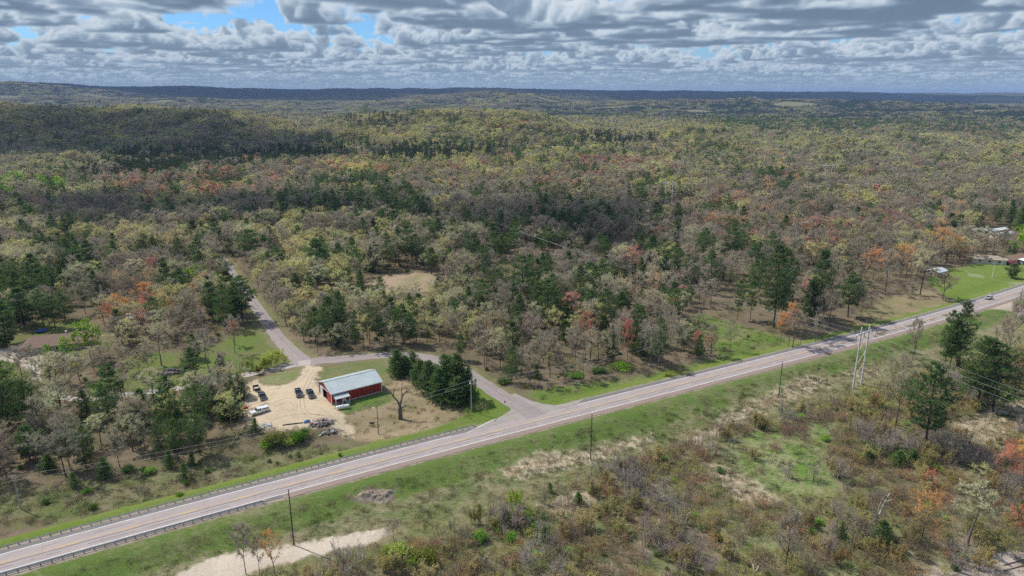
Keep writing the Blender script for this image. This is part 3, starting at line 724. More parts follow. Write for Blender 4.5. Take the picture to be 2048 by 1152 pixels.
def broadleaf(seed, H, Rr, tf=0.3, nl=8, ns=6, ntw=5, spray=12, tw_len=0.8, tw_w=0.10, bud=0, bud_size=0.2, lean=0.0, wood=True, flat_top=0.0):
    """Returns (trunk verts, faces), (twig triangles), (bud quads)."""
    g = np.random.default_rng(seed); T_ = Tubes()
    k = 7; t = np.linspace(0, 1, k); top = H * 0.86
    az0 = g.uniform(0, 6.28)
    wob = np.stack([lean * H * t + 0.03 * H * np.sin(t * 5 + az0) * t, 0.03 * H * np.cos(t * 4 + az0) * t, t * top], -1)
    if wood: T_.add(wob, 0.0135 * H * (1 - 0.9 * t) + 0.015, 6)
    zc = H * (1 + tf) / 2; hz = H * (1 - tf) / 2
    TP = []; TD = []
    for i in range(nl):
        u = (i + 0.5) / nl; tz = tf * 0.9 + (0.92 - tf * 0.9) * u ** 0.9
        s = np.array([np.interp(tz * H / top, t, wob[:, c]) if tz * H / top < 1 else wob[-1, c] for c in range(3)])
        az = az0 + i * 2.399 + g.uniform(-0.4, 0.4); el = R(-8) + (R(75) + R(8)) * u ** 1.3 + g.uniform(-0.15, 0.15)
        q = g.uniform(0.78, 1.05)
        e = np.array([math.cos(az) * math.cos(el) * Rr * q + lean * H * 0.7, math.sin(az) * math.cos(el) * Rr * q, zc + math.sin(el) * hz * q * (1 - flat_top * math.sin(max(el, 0)))])
        mid = s * 0.5 + e * 0.5 + np.array([0, 0, -0.08 * H * math.cos(el) + 0.05 * H])
        limb = bez(s, mid, e, 6); rl = 0.0062 * H * (1.15 - 0.5 * u)
        if wood: T_.add(limb, np.linspace(rl, rl * 0.25, 6), 4)
        for j in range(ns):
            v = 0.3 + 0.7 * (j + g.uniform(0, 1)) / ns
            p = np.array([np.interp(v, np.linspace(0, 1, 6), limb[:, c]) for c in range(3)])
            out_ = unit(p - np.array([lean * H * 0.5, 0, zc - 0.35 * hz])); dr = unit(out_ * 0.7 + g.normal(size=3) * 0.62 + np.array([0, 0, 0.22]))
            ln = Rr * g.uniform(0.22, 0.42); e2 = p + dr * ln; sub = bez(p, p + dr * ln * 0.5 + np.array([0, 0, 0.05 * ln]), e2, 4)
            if wood: T_.add(sub, np.linspace(rl * 0.38, rl * 0.12, 4), 3)
            for w in range(ntw):
                vv = 0.25 + 0.75 * (w + g.uniform(0, 1)) / ntw
                p2 = np.array([np.interp(vv, np.linspace(0, 1, 4), sub[:, c]) for c in range(3)])
                d2 = unit(dr * 0.6 + g.normal(size=3) * 0.6 + np.array([0, 0, 0.25])); l2 = Rr * g.uniform(0.10, 0.2)
                TP.append(p2); TD.append(d2 * l2)
    TP = np.array(TP); TD = np.array(TD); n = len(TP)
    rep = np.repeat(np.arange(n), spray); f = g.uniform(0.0, 1.0, len(rep))
    P = TP[rep] + TD[rep] * f[:, None]; D = unit(unit(TD[rep]) * 0.8 + g.normal(size=(len(rep), 3)) * 0.6 + np.array([0, 0, 0.15]))
    cc = np.array([lean * H * 0.5, 0, zc - 0.35 * hz])
    tw = blades(P, D, tw_len * g.uniform(0.5, 1.3, len(rep)), tw_w, g, cc)
    bd = (np.zeros((0, 3)), np.zeros((0, 4), int))
    if bud:
        rep = np.repeat(np.arange(n), bud); f = g.uniform(0.1, 1.5, len(rep))
        P = TP[rep] + TD[rep] * f[:, None] + g.normal(size=(len(rep), 3)) * 0.14 * tw_len
        bd = leaves(P, bud_size, g, 1.1, cc)
    return T_.get(), tw, bd

def conifer(seed, H, Rr, base=0.25, whorl=16, nbr=6, tufts=9, fan=6, tl=0.5, tw=0.16, shape='white', gaps=0.12, lean=0.0, wood=True):
    g = np.random.default_rng(seed); T_ = Tubes(); t = np.linspace(0, 1, 8)
    ax = np.stack([lean * H * t + 0.012 * H * np.sin(4 * t + seed), 0.012 * H * np.cos(3 * t + seed), t * H], -1)
    if wood: T_.add(ax, 0.012 * H * (1 - 0.95 * t) + 0.01, 6)
    P = []; D = []
    lop = g.uniform(0, 6.28)
    for i in range(whorl):
        u = (i + g.uniform(0.1, 0.9)) / whorl; z = base + (1 - base) * u
        if shape == 'white': pr = (0.62 + 0.55 * math.sin(math.pi * min(1, u * 1.05) ** 0.8)) * (1 - u ** 4) * 0.92 + 0.1
        elif shape == 'dense': pr = (0.75 + 0.3 * math.sin(math.pi * u ** 0.7)) * (1 - u ** 2.2) + 0.08
        elif shape == 'cone': pr = (1 - u) ** 0.85 + 0.05
        else: pr = min(1.0, (1 - u) * 2.3 + 0.1) * (0.7 + 0.3 * min(1, u * 3))
        if shape == 'white': pr *= g.uniform(0.68, 1.12)
        s0 = np.array([np.interp(z, t, ax[:, c]) for c in range(3)])
        a0 = g.uniform(0, 6.28)
        for j in range(nbr):
            if g.uniform() < gaps: continue
            az = a0 + j * 6.283 / nbr + g.uniform(-0.35, 0.35)
            rad = Rr * pr * g.uniform(0.62, 1.15) * (1 + 0.18 * math.cos(az - lop)) + 0.15
            sl = (-0.10 + 0.75 * u ** 1.6) if shape != 'cone' else (0.0 + 0.55 * u)
            h = np.array([math.cos(az), math.sin(az), 0]); lat = np.array([-math.sin(az), math.cos(az), 0])
            e = s0 + h * rad + np.array([0, 0, rad * sl + 0.1 * rad]); mid = s0 + h * rad * 0.55 + np.array([0, 0, rad * sl * 0.45])
            br = bez(s0, mid, e, 5)
            if wood: T_.add(br, np.linspace(0.004 * H * (1 - 0.6 * u), 0.008, 5), 3)
            m = max(3, int(tufts * (0.45 + 0.75 * rad / Rr)))
            v = g.uniform(0.30 if shape == 'white' else 0.12, 1.02, m)
            p = np.stack([np.interp(v, np.linspace(0, 1, 5), br[:, c]) for c in range(3)], -1)
            p = p + lat * (g.uniform(-1, 1, m) * 0.34 * rad * (1.15 - np.abs(v - 0.6)))[:, None] + np.array([0, 0, 1]) * g.normal(0, 0.05 * rad + 0.03, m)[:, None]
            P.append(np.repeat(p, fan, 0)); D.append(unit(np.repeat(np.tile(h * 0.55 + np.array([0, 0, 0.40]), (m, 1)), fan, 0) + g.normal(size=(m * fan, 3)) * 0.55))
    tip = ax[-1] - np.array([0, 0, 0.3]); P.append(np.tile(tip, (fan * 3, 1)) + g.normal(size=(fan * 3, 3)) * 0.12); D.append(unit(g.normal(size=(fan * 3, 3)) * 0.5 + np.array([0, 0, 0.8])))
    P = np.concatenate(P); D = np.concatenate(D)
    nd = blades(P, D, tl * g.uniform(0.6, 1.3, len(P)), tw, g)
    return T_.get(), nd, (np.zeros((0, 3)), np.zeros((0, 4), int))

def thicket(seed, H, Rr, stems=14, tips=9, tw_len=0.7, tw_w=0.05, bud=0, bud_size=0.12, spread=0.5, r=0.02):
    """many stems from one foot: brush, alder, young aspen"""
    g = np.random.default_rng(seed); T_ = Tubes(); P = []; D = []
    for i in range(stems):
        a = g.uniform(0, 6.28); q = Rr * math.sqrt(g.uniform(0, 1)); b = np.array([math.cos(a) * q * (1 - spread), math.sin(a) * q * (1 - spread), 0])
        h = H * g.uniform(0.55, 1.0) * (1 - 0.25 * q / Rr); e = np.array([math.cos(a) * q, math.sin(a) * q, h]) + g.normal(size=3) * np.array([0.1, 0.1, 0.02]) * H * 0.6
        st = bez(b, b * 0.6 + e * 0.4 + np.array([0, 0, 0.12 * h]), e, 5); T_.add(st, np.linspace(r, r * 0.3, 5), 3)
        v = g.uniform(0.3, 1.0, tips); p = np.stack([np.interp(v, np.linspace(0, 1, 5), st[:, c]) for c in range(3)], -1)
        d = unit(unit(e - b) * 0.9 + g.normal(size=(tips, 3)) * 0.5); P.append(p); D.append(d)
    P = np.concatenate(P); D = np.concatenate(D)
    tw = blades(P, D, tw_len * g.uniform(0.5, 1.3, len(P)), tw_w, g)
    bd = (np.zeros((0, 3)), np.zeros((0, 4), int))
    if bud:
        rep = np.repeat(np.arange(len(P)), bud); bd = leaves(P[rep] + D[rep] * (tw_len * g.uniform(0.2, 1.1, len(rep)))[:, None] + g.normal(size=(len(rep), 3)) * 0.1, bud_size, g)
    return T_.get(), tw, bd

def bush(seed, H, Rr, lobes=9, n=1500, size=0.22):
    """a leafy round bush of uneven lobes"""
    g = np.random.default_rng(seed); T_ = Tubes(); P = []
    for i in range(lobes):
        a = g.uniform(0, 6.28); q = Rr * 0.62 * math.sqrt(g.uniform(0, 1)); zc = H * g.uniform(0.35, 0.68); rr_ = Rr * g.uniform(0.32, 0.52)
        c = np.array([math.cos(a) * q, math.sin(a) * q, zc]); T_.add(bez(np.array([c[0] * 0.2, c[1] * 0.2, 0]), c * np.array([0.5, 0.5, 0.5]), c, 4), np.linspace(0.05, 0.015, 4), 3)
        m = n // lobes; d = unit(g.normal(size=(m, 3))); rad = rr_ * (1 - g.uniform(0, 1, m) ** 2 * 0.75) * (1 + 0.25 * np.sin(d[:, 0] * 6 + i) * np.cos(d[:, 1] * 5))
        p = c + d * rad[:, None] * np.array([1, 1, 0.95]); P.append(p[p[:, 2] > 0.05])
    P = np.concatenate(P)
    return T_.get(), (np.zeros((0, 3)), np.zeros((0, 3), int)), leaves(P, size, g, 1.2)

class Proto:
    """One grown plant: a trunk mesh, a crown mesh, and both in one mesh for the far woods."""
    def __init__(s, name, parts, H, leafmat, twigmat, bark):
        (tv, tf), (wv, wf), (bv, bf) = parts
        s.H = H
        allv = np.concatenate([tv, wv, bv]); R_ = np.hypot(allv[:, 0], allv[:, 1]); s.R = float(np.percentile(R_, 97))
        # a trunk keeps its foot a little below the ground
        tv = tv.copy(); tv[:, 2] -= np.where(tv[:, 2] < 0.05, 0.35, 0)
        s.trunk = mesh_np(name + '_trunk', tv, [tf], [MAT[bark]])
        cv = np.concatenate([wv, bv]); F = []; mi = []
        if len(wf): F.append(wf); mi += [0] * len(wf)
        if len(bf): F.append(bf + len(wv)); mi += [1] * len(bf)
        s.crown = mesh_np(name + '_crown', cv, F, [MAT[twigmat], MAT[leafmat]], mi)
        n = len(tv); F = [tf]; mi = [0] * len(tf)
        if len(wf): F.append(wf + n); mi += [1] * len(wf)
        if len(bf): F.append(bf + n + len(wv)); mi += [2] * len(bf)
        s.both = mesh_np(name, np.concatenate([tv, cv]), F, [MAT[bark], MAT[twigmat], MAT[leafmat]], mi)

PR = {}
def proto(kind, k, parts, H, leaf='leaf', twig='twig', bark='bark'): PR.setdefault(kind, []).append(Proto(f'{kind}_{k}', parts, H, leaf, twig, bark))
SHAPE = [(4.2, 0.34, 10, 7, 0.0), (5.2, 0.28, 10, 7, 0.03), (4.6, 0.40, 9, 7, -0.03), (6.0, 0.26, 11, 7, 0.0), (5.4, 0.32, 10, 6, 0.05), (3.3, 0.46, 9, 6, 0.02), (6.6, 0.38, 9, 8, -0.05), (3.8, 0.22, 12, 6, 0.09)]
for k, (Rr, tf, nl, ns, ln_) in enumerate(SHAPE):       # crown half-width, height of the bare bole, limbs, side branches, lean
    proto('bare', k, broadleaf(200 + k, 14, Rr, tf, nl, ns, 5, 13, 0.9, 0.062, 0, lean=ln_, flat_top=0.25 * (k % 3 == 0)), 14)
    proto('bud', k, broadleaf(300 + k, 14, Rr, tf, nl, ns, 5, 7, 0.75, 0.052, (13, 11, 14, 12, 9, 13, 12, 8)[k], (0.21, 0.2, 0.22, 0.2, 0.18, 0.2, 0.21, 0.18)[k], lean=ln_, flat_top=0.25 * (k % 3 == 1)), 14)
for k in range(3):
    proto('full', k, broadleaf(330 + k, 10, 4.2, 0.15, 9, 6, 5, 3, 0.6, 0.05, 22, 0.34), 10)
for k in range(6):
    proto('pine', k, conifer(400 + k, 20, (4.6, 4.0, 5.2, 4.4, 4.8, 3.8)[k], (0.24, 0.3, 0.2, 0.12, 0.34, 0.1)[k], (12, 11, 12, 14, 10, 15)[k], 7, 20, 7, 0.72, 0.17, 'white', (0.14, 0.2, 0.16, 0.1, 0.2, 0.08)[k]), 20, 'needle', 'needle', 'pine_bark')
for k in range(4):
    proto('young', k, conifer(430 + k, 9, (2.5, 2.9, 2.2, 3.1)[k], 0.04, 15, 7, 8, 5, 0.5, 0.17, 'cone', 0.06), 9, 'needle', 'needle', 'pine_bark')
for k in range(4):
    proto('dense', k, conifer(440 + k, 13, (3.6, 4.0, 3.3, 4.3)[k], 0.05, 16, 8, 13, 7, 0.62, 0.17, 'dense', 0.05), 13, 'needle', 'needle', 'pine_bark')
for k in range(3):
    proto('stand', k, conifer(450 + k, 18, 2.5, 0.42, 14, 6, 6, 5, 0.6, 0.2, 'red', 0.1), 18, 'needle', 'needle', 'pine_bark')
for k in range(4):
    proto('brush', k, thicket(500 + k, 3.2, 2.1, 26, 13, 0.85, 0.045, 0, 0, 0.25), 3.2)
    proto('budbrush', k, thicket(520 + k, 3.0, 2.1, 22, 10, 0.75, 0.045, 3, 0.14, 0.25), 3.0)
for k in range(3):
    proto('sapling', k, thicket(540 + k, 7.5, 1.7, 14, 38, 0.95, 0.05, 0, 0, 0.35, 0.035), 7.5)
    proto('budsapling', k, thicket(550 + k, 7.0, 1.8, 12, 30, 0.85, 0.045, 9, 0.20, 0.35, 0.035), 7.0)
    proto('bush', k, bush(560 + k, 2.8, 2.0, 10, 1500, 0.24), 2.8)
# lighter copies for the far woods: fewer, larger sprays
for k, (Rr, tf, nl, ns, ln_) in enumerate(SHAPE):
    proto('bare_far', k, broadleaf(600 + k, 14, Rr, tf, 9, 5, 3, 10, 1.3, 0.13, 0, lean=ln_), 14)
    proto('bud_far', k, broadleaf(620 + k, 14, Rr, tf, 9, 5, 3, 3, 1.0, 0.11, 13, 0.5, lean=ln_), 14)
for k in range(4):
    proto('pine_far', k, conifer(640 + k, 20, (4.4, 4.0, 5.0, 3.8)[k], (0.22, 0.28, 0.16, 0.1)[k], 12, 6, 6, 4, 1.0, 0.36, 'white', 0.15), 20, 'needle', 'needle', 'pine_bark')
for k in range(2):
    proto('stand_far', k, conifer(650 + k, 18, 2.4, 0.4, 10, 6, 3, 4, 0.9, 0.34, 'red', 0.1), 18, 'needle', 'needle', 'pine_bark')
# groves for the distance
def grove(seed, n, spread, conif=0.0):
    g = np.random.default_rng(seed); W = [[], []]; Bv = [[], []]; o1 = o2 = 0
    for i in range(n):
        a = g.uniform(0, 6.28); q = spread * math.sqrt((i + 0.5) / n); c = np.array([math.cos(a) * q, math.sin(a) * q, 0]); h = g.uniform(11, 16)
        if g.uniform() < conif:
            u = g.uniform(0, 1, 60) ** 0.7; az = g.uniform(0, 6.28, 60); rr_ = 2.8 * u; P = c + np.stack([np.cos(az) * rr_, np.sin(az) * rr_, h * 1.15 * (1 - u * 0.75)], -1); sz = 2.2
        else:
            d = unit(g.normal(size=(60, 3)) + np.array([0, 0, 0.5])); P = c + d * np.array([4.6, 4.6, 3.4]) * g.uniform(0.7, 1, 60)[:, None] + np.array([0, 0, h - 4.2]); sz = 2.3
        v, f = leaves(P, sz, g, 1.2); Bv[0].append(v); Bv[1].append(f + o2); o2 += len(v)
    T_ = Tubes(); T_.add([[0, 0, 0], [0, 0, 4], [0, 0, 8]], [0.2, 0.15, 0.1], 3)
    return T_.get(), (np.zeros((0, 3)), np.zeros((0, 3), int)), (np.concatenate(Bv[0]), np.concatenate(Bv[1]))
for k in range(4): proto('grove', k, grove(700 + k, 9, 14, (0, 0.1, 0.05, 0)[k]), 15)
for k in range(2): proto('pine_grove', k, grove(720 + k, 10, 13, 0.95), 16, 'needle', 'needle', 'pine_bark')
def tussock(seed, n, h, r):
    g = np.random.default_rng(seed); P = np.concatenate([g.normal(0, r, (n, 2)), np.zeros((n, 1))], 1); D = unit(g.normal(size=(n, 3)) * 0.45 + np.array([0, 0, 1.0]))
    T_ = Tubes(); T_.add([[0, 0, 0], [0, 0, 0.1], [0, 0, 0.2]], 0.01, 3)
    return T_.get(), blades(P, D, h * g.uniform(0.5, 1.2, n), 0.05, g), (np.zeros((0, 3)), np.zeros((0, 4), int))
for k in range(3): proto('tussock', k, tussock(740 + k, 70, 0.5, 0.5), 0.5)

LIB = {}
def library(kinds, name):
    """prototypes of some kinds in one collection that stays out of the scene"""
    c = bpy.data.collections.new(name); off = {}; i = 0
    for kd in kinds:
        off[kd] = (i, len(PR[kd]))
        for p in PR[kd]:
            o = bpy.data.objects.new(f'{name}_{i:03d}', p.both); c.objects.link(o); i += 1
    return c, off
def scatter(name, pts, label, kinds):
    """pts: list of (kind, variant, x, y, z, rot, sx, sz, tint) -> one stuff object that carries all of them"""
    c, off = library(kinds, name + '_source')
    n = len(pts)
    if not n: return None
    me = bpy.data.meshes.new(name); me.vertices.add(n)
    me.vertices.foreach_set('co', np.array([p[2:5] for p in pts], np.float32).ravel())
    a = me.attributes.new('idx', 'INT', 'POINT'); a.data.foreach_set('value', np.array([off[p[0]][0] + p[1] % off[p[0]][1] for p in pts], np.int32))
    a = me.attributes.new('rotation', 'FLOAT_VECTOR', 'POINT'); a.data.foreach_set('vector', np.array([(0, 0, p[5]) for p in pts], np.float32).ravel())
    a = me.attributes.new('size', 'FLOAT_VECTOR', 'POINT'); a.data.foreach_set('vector', np.array([(p[6], p[6], p[7]) for p in pts], np.float32).ravel())
    a = me.attributes.new('tint', 'FLOAT_COLOR', 'POINT'); a.data.foreach_set('color', np.array([(*p[8], 1) for p in pts], np.float32).ravel())
    o = link(name, me)
    ng = bpy.data.node_groups.new(name, 'GeometryNodeTree')
    ng.interface.new_socket('Geometry', in_out='INPUT', socket_type='NodeSocketGeometry'); ng.interface.new_socket('Geometry', in_out='OUTPUT', socket_type='NodeSocketGeometry')
    N = ng.nodes; L = ng.links
    gi = N.new('NodeGroupInput'); go = N.new('NodeGroupOutput'); ip = N.new('GeometryNodeInstanceOnPoints'); ci = N.new('GeometryNodeCollectionInfo')
    ci.inputs['Collection'].default_value = c; ci.inputs['Separate Children'].default_value = True; ci.inputs['Reset Children'].default_value = True
    def na(nm, ty):
        q = N.new('GeometryNodeInputNamedAttribute'); q.data_type = ty; q.inputs['Name'].default_value = nm; return q.outputs['Attribute']
    L.new(gi.outputs[0], ip.inputs['Points']); L.new(ci.outputs[0], ip.inputs['Instance']); ip.inputs['Pick Instance'].default_value = True
    L.new(na('idx', 'INT'), ip.inputs['Instance Index']); L.new(na('rotation', 'FLOAT_VECTOR'), ip.inputs['Rotation']); L.new(na('size', 'FLOAT_VECTOR'), ip.inputs['Scale'])
    L.new(ip.outputs[0], go.inputs[0])
    m = o.modifiers.new('scatter', 'NODES'); m.node_group = ng
    tag(o, label, kind='stuff')
    return o
# ------------------------------------------------------------------ which trees grow where (foot of the tree in photo pixels; density; shares of pine, bare, olive, grey-olive, red, fresh green)
CTRL = np.array([
 (100,213,1,.10,.20,.40,.30,0,0),(500,211,1,.1,.2,.4,.3,0,0),(1000,222,1,.05,.15,.6,.2,0,0),(1300,213,1,.8,.05,.05,.1,0,0),(1500,213,1,.4,.2,.1,.3,0,0),(1900,215,1,.3,.3,.1,.3,0,0),(2200,230,1,.3,.3,.1,.3,0,0),
 (-100,260,1,.1,.35,.25,.3,0,0),(100,258,1,.06,.35,.28,.31,0,0),(350,285,1,.06,.38,.2,.36,0,0),(600,258,1,.06,.28,.3,.36,0,0),(500,300,1,.3,.35,.05,.3,0,0),(735,252,1,.55,.1,.2,.15,0,0),(800,278,1,.04,.08,.66,.2,.02,0),(1000,268,1,.10,.1,.58,.2,.02,0),(1000,300,1,.25,.15,.4,.2,0,0),(1230,292,1,.62,.08,.2,.1,0,0),(1300,262,1,.08,.17,.53,.2,.02,0),(1500,300,1,.13,.12,.5,.25,0,0),(1800,300,1,.22,.18,.38,.2,.02,0),(1700,243,1,.82,.06,.05,.07,0,0),(1500,245,1,.8,.05,.07,.08,0,0),(2000,260,1,.6,.2,.05,.1,.05,0),(1950,320,1,.1,.25,.4,.2,.05,0),(2200,330,1,.1,.35,.3,.2,.05,0),
 (-60,340,1,.12,.3,.15,.43,0,0),(100,338,1,.08,.28,.14,.5,0,0),(300,352,1,.93,.05,0,.02,0,0),(200,365,1,.75,.15,0,.1,0,0),(450,336,1,.9,.08,0,.02,0,0),(600,324,1,.7,.15,.05,.1,0,0),(800,322,1,.8,.05,.12,.03,0,0),(950,322,1,.75,.1,.15,0,0,0),(700,346,1,.04,.08,.68,.08,.12,0),(900,348,1,.1,.2,.5,.1,.1,0),(280,393,1,.12,.32,.06,.1,.4,0),(400,372,1,.2,.35,.08,.12,.25,0),(560,358,1,.12,.48,.04,.14,.22,0),(480,385,1,.25,.4,.05,.15,.15,0),
 (1100,350,1,.12,.3,.25,.12,.21,0),(1200,342,1,.1,.25,.2,.15,.3,0),(1100,325,1,.3,.1,.45,.15,0,0),(1350,335,1,.12,.2,.42,.2,.06,0),(1500,345,1,.2,.35,.2,.2,.05,0),
 (40,390,1,.2,.25,.1,.25,.02,.18),(120,400,1,.2,.3,.1,.25,.05,.1),(250,430,1,.12,.63,.05,.2,0,0),(400,432,1,.28,.5,.05,.15,.02,0),(520,440,1,.3,.42,.08,.2,0,0),(600,420,1,.42,.36,.06,.16,0,0),(720,402,1,.72,.2,.03,.05,0,0),(800,425,1,.65,.25,.05,.05,0,0),(700,455,1,.45,.2,.22,.13,0,0),(650,395,1,.5,.35,.05,.1,0,0),
 (560,475,1,.12,.2,.37,.31,0,0),(700,492,1,.1,.3,.32,.28,0,0),(780,515,1,.15,.62,.13,.1,0,0),(850,490,1,.3,.4,.15,.15,0,0),
 (900,425,1,.28,.6,.05,.07,0,0),(1000,440,1,.4,.55,0,.05,0,0),(1100,440,1,.36,.6,0,.04,0,0),(1200,450,1,.3,.65,0,.05,0,0),(1300,440,.9,.34,.42,.06,.18,0,0),(950,392,1,.1,.5,.2,.15,.05,0),(1050,372,1,.1,.42,.28,.1,.1,0),(1200,392,1,.1,.62,.13,.1,.05,0),(1000,372,1,.1,.35,.4,.1,.05,0),
 (1000,505,.9,.35,.55,0,.1,0,0),(1150,520,.38,.28,.68,0,.04,0,0),(1300,520,.2,.4,.58,0,.02,0,0),(1400,545,.28,.36,.52,.04,.05,.03,0),(1440,490,.6,.25,.45,.05,.15,.1,0),
 (1550,385,1,.15,.5,.15,.15,.05,0),(1800,372,1,.04,.64,.12,.15,.05,0),(1950,382,1,.04,.6,.14,.2,.02,0),(1700,425,1,.04,.62,.16,.12,.06,0),(1500,425,1,.14,.42,.17,.15,.12,0),(1650,345,1,.14,.48,.2,.18,0,0),(1850,430,.9,.12,.6,.14,.12,.02,0),(2000,440,.6,.3,.4,.1,.15,0,.05),(2150,420,1,.15,.5,.15,.15,.05,0),
 (1550,472,1,.1,.42,.1,.12,.26,0),(1700,492,1,.04,.52,.16,.12,.16,0),(1850,505,1,.04,.52,.2,.08,.16,0),(1950,490,.8,.1,.45,.2,.1,.15,0),(1480,515,.6,.25,.5,.05,.1,.1,0),(1600,520,.9,.1,.6,.1,.1,.1,0),(1800,530,.9,.04,.66,.18,.07,.05,0),
 (1600,570,.36,.3,.55,.08,.04,.03,0),(1750,555,.5,.08,.8,.1,.02,0,0),(1450,600,.32,.35,.52,.04,.06,.03,0),(1550,635,.36,.35,.52,.03,.06,.04,0),(1650,655,.32,.3,.6,.03,.04,.03,0),
 (1100,600,1,.42,.38,.04,.16,0,0),(1000,640,1,.34,.4,.08,.18,0,0),(900,620,1,.2,.28,.3,.22,0,0),(1050,725,1,.3,.42,.1,.18,0,0),(1200,690,1,.34,.46,.02,.15,.03,0),(1300,660,1,.4,.4,.03,.12,.05,0),(950,705,1,.15,.4,.22,.23,0,0),(880,690,1,.15,.25,.35,.25,0,0),(1320,600,.8,.4,.45,0,.12,.03,0),(1200,580,.7,.3,.55,.02,.1,.03,0),
 (580,625,1,.12,.2,.42,.26,0,0),(650,592,1,.12,.2,.38,.3,0,0),(700,665,1,.30,.24,.24,.22,0,0),(800,662,1,.26,.17,.32,.25,0,0),(600,552,1,.12,.25,.32,.31,0,0),(850,605,1,.2,.2,.35,.25,0,0),(700,540,1,.2,.4,.2,.2,0,0),
 (-60,500,1,.3,.2,.2,.3,0,0),(50,482,1,.22,.2,.28,.3,0,0),(200,482,1,.18,.2,.32,.3,0,0),(350,482,1,.1,.5,.15,.25,0,0),(430,500,1,.25,.35,.1,.3,0,0),(60,560,1,.55,.2,.05,.2,0,0),(200,552,1,.42,.22,.1,.26,0,0),(330,545,1,.2,.3,.12,.38,0,0),(300,602,1,.08,.5,.06,.14,.22,0),(60,625,1,.8,.1,0,.1,0,0),(150,640,1,.55,.2,.05,.2,0,0),(250,645,1,.08,.6,.06,.1,.16,0),(400,625,1,.12,.58,.05,.15,.1,0),(430,560,1,.3,.35,.1,.15,.1,0),(420,685,.6,.08,.64,.08,.2,0,0),
 (150,790,.7,.2,.4,.1,.3,0,0),(30,820,1,.55,.2,0,.25,0,0),(100,880,1,.35,.35,.05,.25,0,0),(300,865,.75,.45,.25,.05,.25,0,0),(430,855,.7,.35,.35,.1,.2,0,0),(-80,800,1,.5,.25,0,.25,0,0),(-100,900,1,.4,.3,.05,.25,0,0),(200,730,.5,.1,.5,.1,.3,0,0)], float)

NO_TREES = [HOMES_GAP, LANE_GAP, FRONT_GAP, YARD_EDGE, BARN_SITE, YARD, ISLAND, BARN_LAWN, DRYFIELD, JUNC_LAWN, CLEAR_GREEN, CLEAR_STRAW, SHRUBBED, LAWN, FIELD, WEST_LAWN, HOUSE_YARD, FORE_NW] + FAR_FIELDS
NT_GROW = {id(DRYFIELD): 4, id(JUNC_LAWN): 4, id(LAWN): 4, id(YARD): 3, id(BARN_LAWN): 3, id(FIELD): 5}

TREES = []     # (type, variant, x, y, z, rot, sx, sz, tint, feature note)
def jit(c, g, a=0.16, hue=0.07):
    f = g.uniform(1 - a, 1 + a); return tuple(max(0.004, q * f * g.uniform(1 - hue, 1 + hue)) for q in c)
TINT = {'P': (0.15, 0.225, 0.08), 'Y': (0.16, 0.25, 0.08), 'D': (0.16, 0.245, 0.084), 'B': (0.44, 0.38, 0.29), 'O': (0.63, 0.60, 0.285), 'G': (0.545, 0.515, 0.325), 'R': (0.60, 0.345, 0.26), 'A': (0.64, 0.45, 0.265), 'L': (0.36, 0.56, 0.06), 'S': (0.075, 0.112, 0.046)}
PROTO_OF = {'P': 'pine', 'Y': 'young', 'D': 'dense', 'B': 'bare', 'O': 'bud', 'G': 'bud', 'R': 'bud', 'A': 'bud', 'L': 'full', 'S': 'stand'}
g = np.random.default_rng(11)

